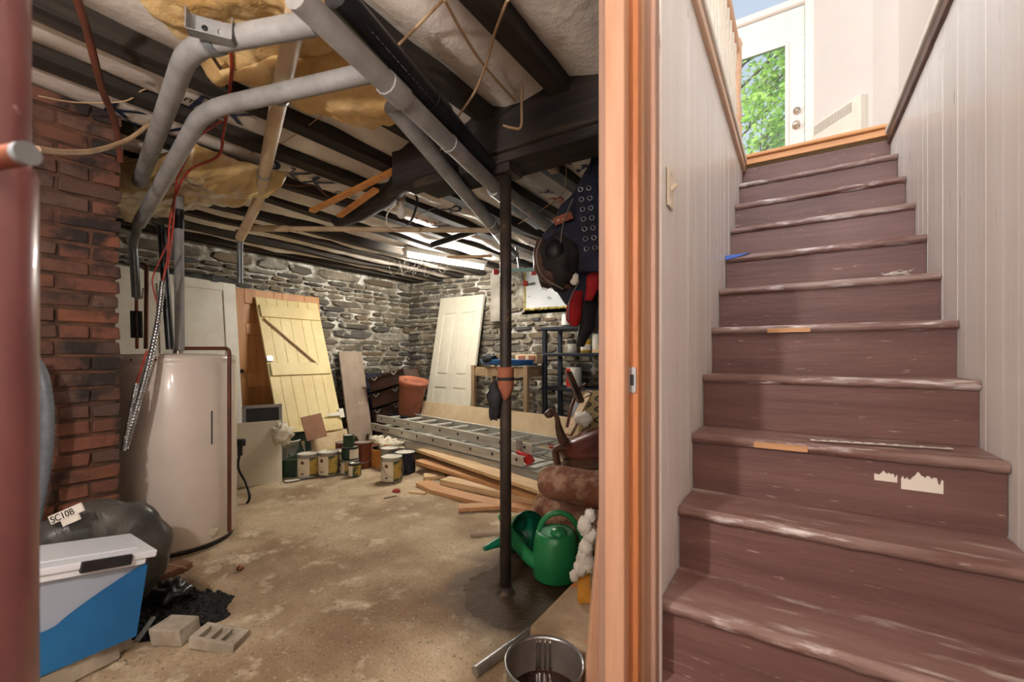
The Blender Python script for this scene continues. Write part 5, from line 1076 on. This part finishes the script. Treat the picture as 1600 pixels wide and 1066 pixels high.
# rubble in the pit
ng=40; vs=[V(PIT.x,PIT.y,-.035)]
for k in range(ng):
    a=2*math.pi*k/ng; q=1.05; vs.append(V(PIT.x+q*(.31*math.cos(a)*.94-.21*math.sin(a)*.34),PIT.y+q*(.31*math.cos(a)*.34+.21*math.sin(a)*.94),-.038))
struct(G().add(vs,[(0,1+k,1+(k+1)%ng) for k in range(ng)]).obj('floor_pit','rubble'))
r=random.Random(14); g=G()
for k in range(1500):
    a=r.uniform(0,6.3); q=math.sqrt(r.random()); x=PIT.x+q*(.31*math.cos(a)*.94-.21*math.sin(a)*.34); y=PIT.y+q*(.31*math.cos(a)*.34+.21*math.sin(a)*.94); s=r.uniform(.005,.017); z=-.035+s*.3
    R=Euler((r.uniform(0,6),r.uniform(0,6),r.uniform(0,6))).to_matrix(); g.add([V(x,y,z)+R@(Vector(c)*s*r.uniform(.7,1.2)) for c in ((1,0,0),(-1,0,0),(0,1,0),(0,-1,0),(0,0,1),(0,0,-1))],[(0,2,4),(2,1,4),(1,3,4),(3,0,4),(2,0,5),(1,2,5),(3,1,5),(0,3,5)])
o=g.obj('black_gravel','rubble'); o['kind']='stuff'; o['label']='black wet gravel filling the pit in the floor'; o['category']='gravel'
p=atz(268,938,-.04); tag(G().blob((p.x,p.y,p.z+.03),(.09,.07,.06),.8,8,22,14,6).obj('black_plastic_scrap','abs'),'crumpled black plastic sheet in the floor pit','plastic scrap')
tag(G().bar(atz(213,1003,.0),atz(240,965,.01),.018,.012).obj('plastic_stake','foam_pipe',bev=.003),'grey plastic stake lying across the gravel pit','stake')
def lumpbox(name,label,cat,u,v,s,m,rz,z=0,seed=1,tilt=0):
    p=atz(u,v,z); r=random.Random(seed); R=Matrix.Rotation(rz,3,'Z')@Matrix.Rotation(tilt,3,'X'); vs=[]
    for zz in (-.5,.5):
        for yy in (-.5,.5):
            for xx in (-.5,.5): vs.append(Vector((p.x,p.y,s[2]/2+z))+R@Vector((xx*s[0]*r.uniform(.7,1.1),yy*s[1]*r.uniform(.7,1.1),zz*s[2]*r.uniform(.8,1.1))))
    return tag(G().add(vs,[(0,2,3,1),(4,5,7,6),(0,1,5,4),(2,6,7,3),(0,4,6,2),(1,3,7,5)]).obj(name,m,bev=.006),label,cat)
lumpbox('broken_block','broken pale concrete lump at the pit edge','block',275,1000,(.15,.11,.07),'cobble_grey',.5,0,3)
p=atz(342,1008,0); M=Matrix.Translation((p.x,p.y,.004))@Matrix.Rotation(.55,4,'Z')@Matrix.Rotation(.15,4,'Y'); t=thing('cored_brick','half buried cored brick with three slots beside the pit','brick',M=M)
for b in ((-.09,.09,-.05,-.036,0,.045),(-.09,.09,.036,.05,0,.045),(-.09,-.062,-.036,.036,0,.045),(.062,.09,-.036,.036,0,.045),(-.026,-.016,-.036,.036,0,.045),(.016,.026,-.036,.036,0,.045),(-.062,.062,-.036,.036,0,.02)): G(M).bx(*b).obj('web','cobble_grey',t,bev=.003)
# ---------------- lamps
hb=thing('ceiling_bulb','bare glowing bulb in a porcelain holder by the basement doorway','lamp',(-.75,-.5,1.95))
G().tube([(-.75,-.5,2.27),(-.75,-.5,1.98)],.004,6).obj('cord','black_wire',hb)
G(Matrix.Translation((-.75,-.5,1.9))).lathe([(0,.10),(.025,.10),(.028,.04),(.02,.0)],14).obj('holder','white_paint',hb)
G(Matrix.Translation((-.75,-.5,1.8))).lathe([(0,-.02),(.02,-.016),(.032,.01),(.03,.04),(.014,.085),(.013,.10)],16).obj('bulb','bulb_glow',hb)
l=bpy.data.lights.new('bulb_light','POINT'); l.energy=47; l.color=(1,.93,.89); l.shadow_soft_size=.035
lo_=bpy.data.objects.new('bulb_light',l); COL.objects.link(lo_); lo_.location=(-.75,-.5,1.74)

hl=thing('hall_fill_lamp','unseen round white fill lamp added over the stair foot','lamp',(.2,-.7,2.4))  # added lamp out of view, brightens the right plank wall and stairs
G(Matrix.Translation((.2,-.7,2.36))).lathe([(0,-.02),(.08,-.01),(.11,.03),(.11,.05)],24).obj('diffuser','fill_lamp_glow',hl)
G(Matrix.Translation((.2,-.7,2.36))).lathe([(.125,.03),(.125,.098),(0,.098)],24).obj('base','white_paint',hl)
l2=bpy.data.lights.new('hall_fill_light','POINT'); l2.energy=9; l2.color=(1,.95,.9); l2.shadow_soft_size=.1
lo2=bpy.data.objects.new('hall_fill_light',l2); COL.objects.link(lo2); lo2.location=(.2,-.7,2.24)
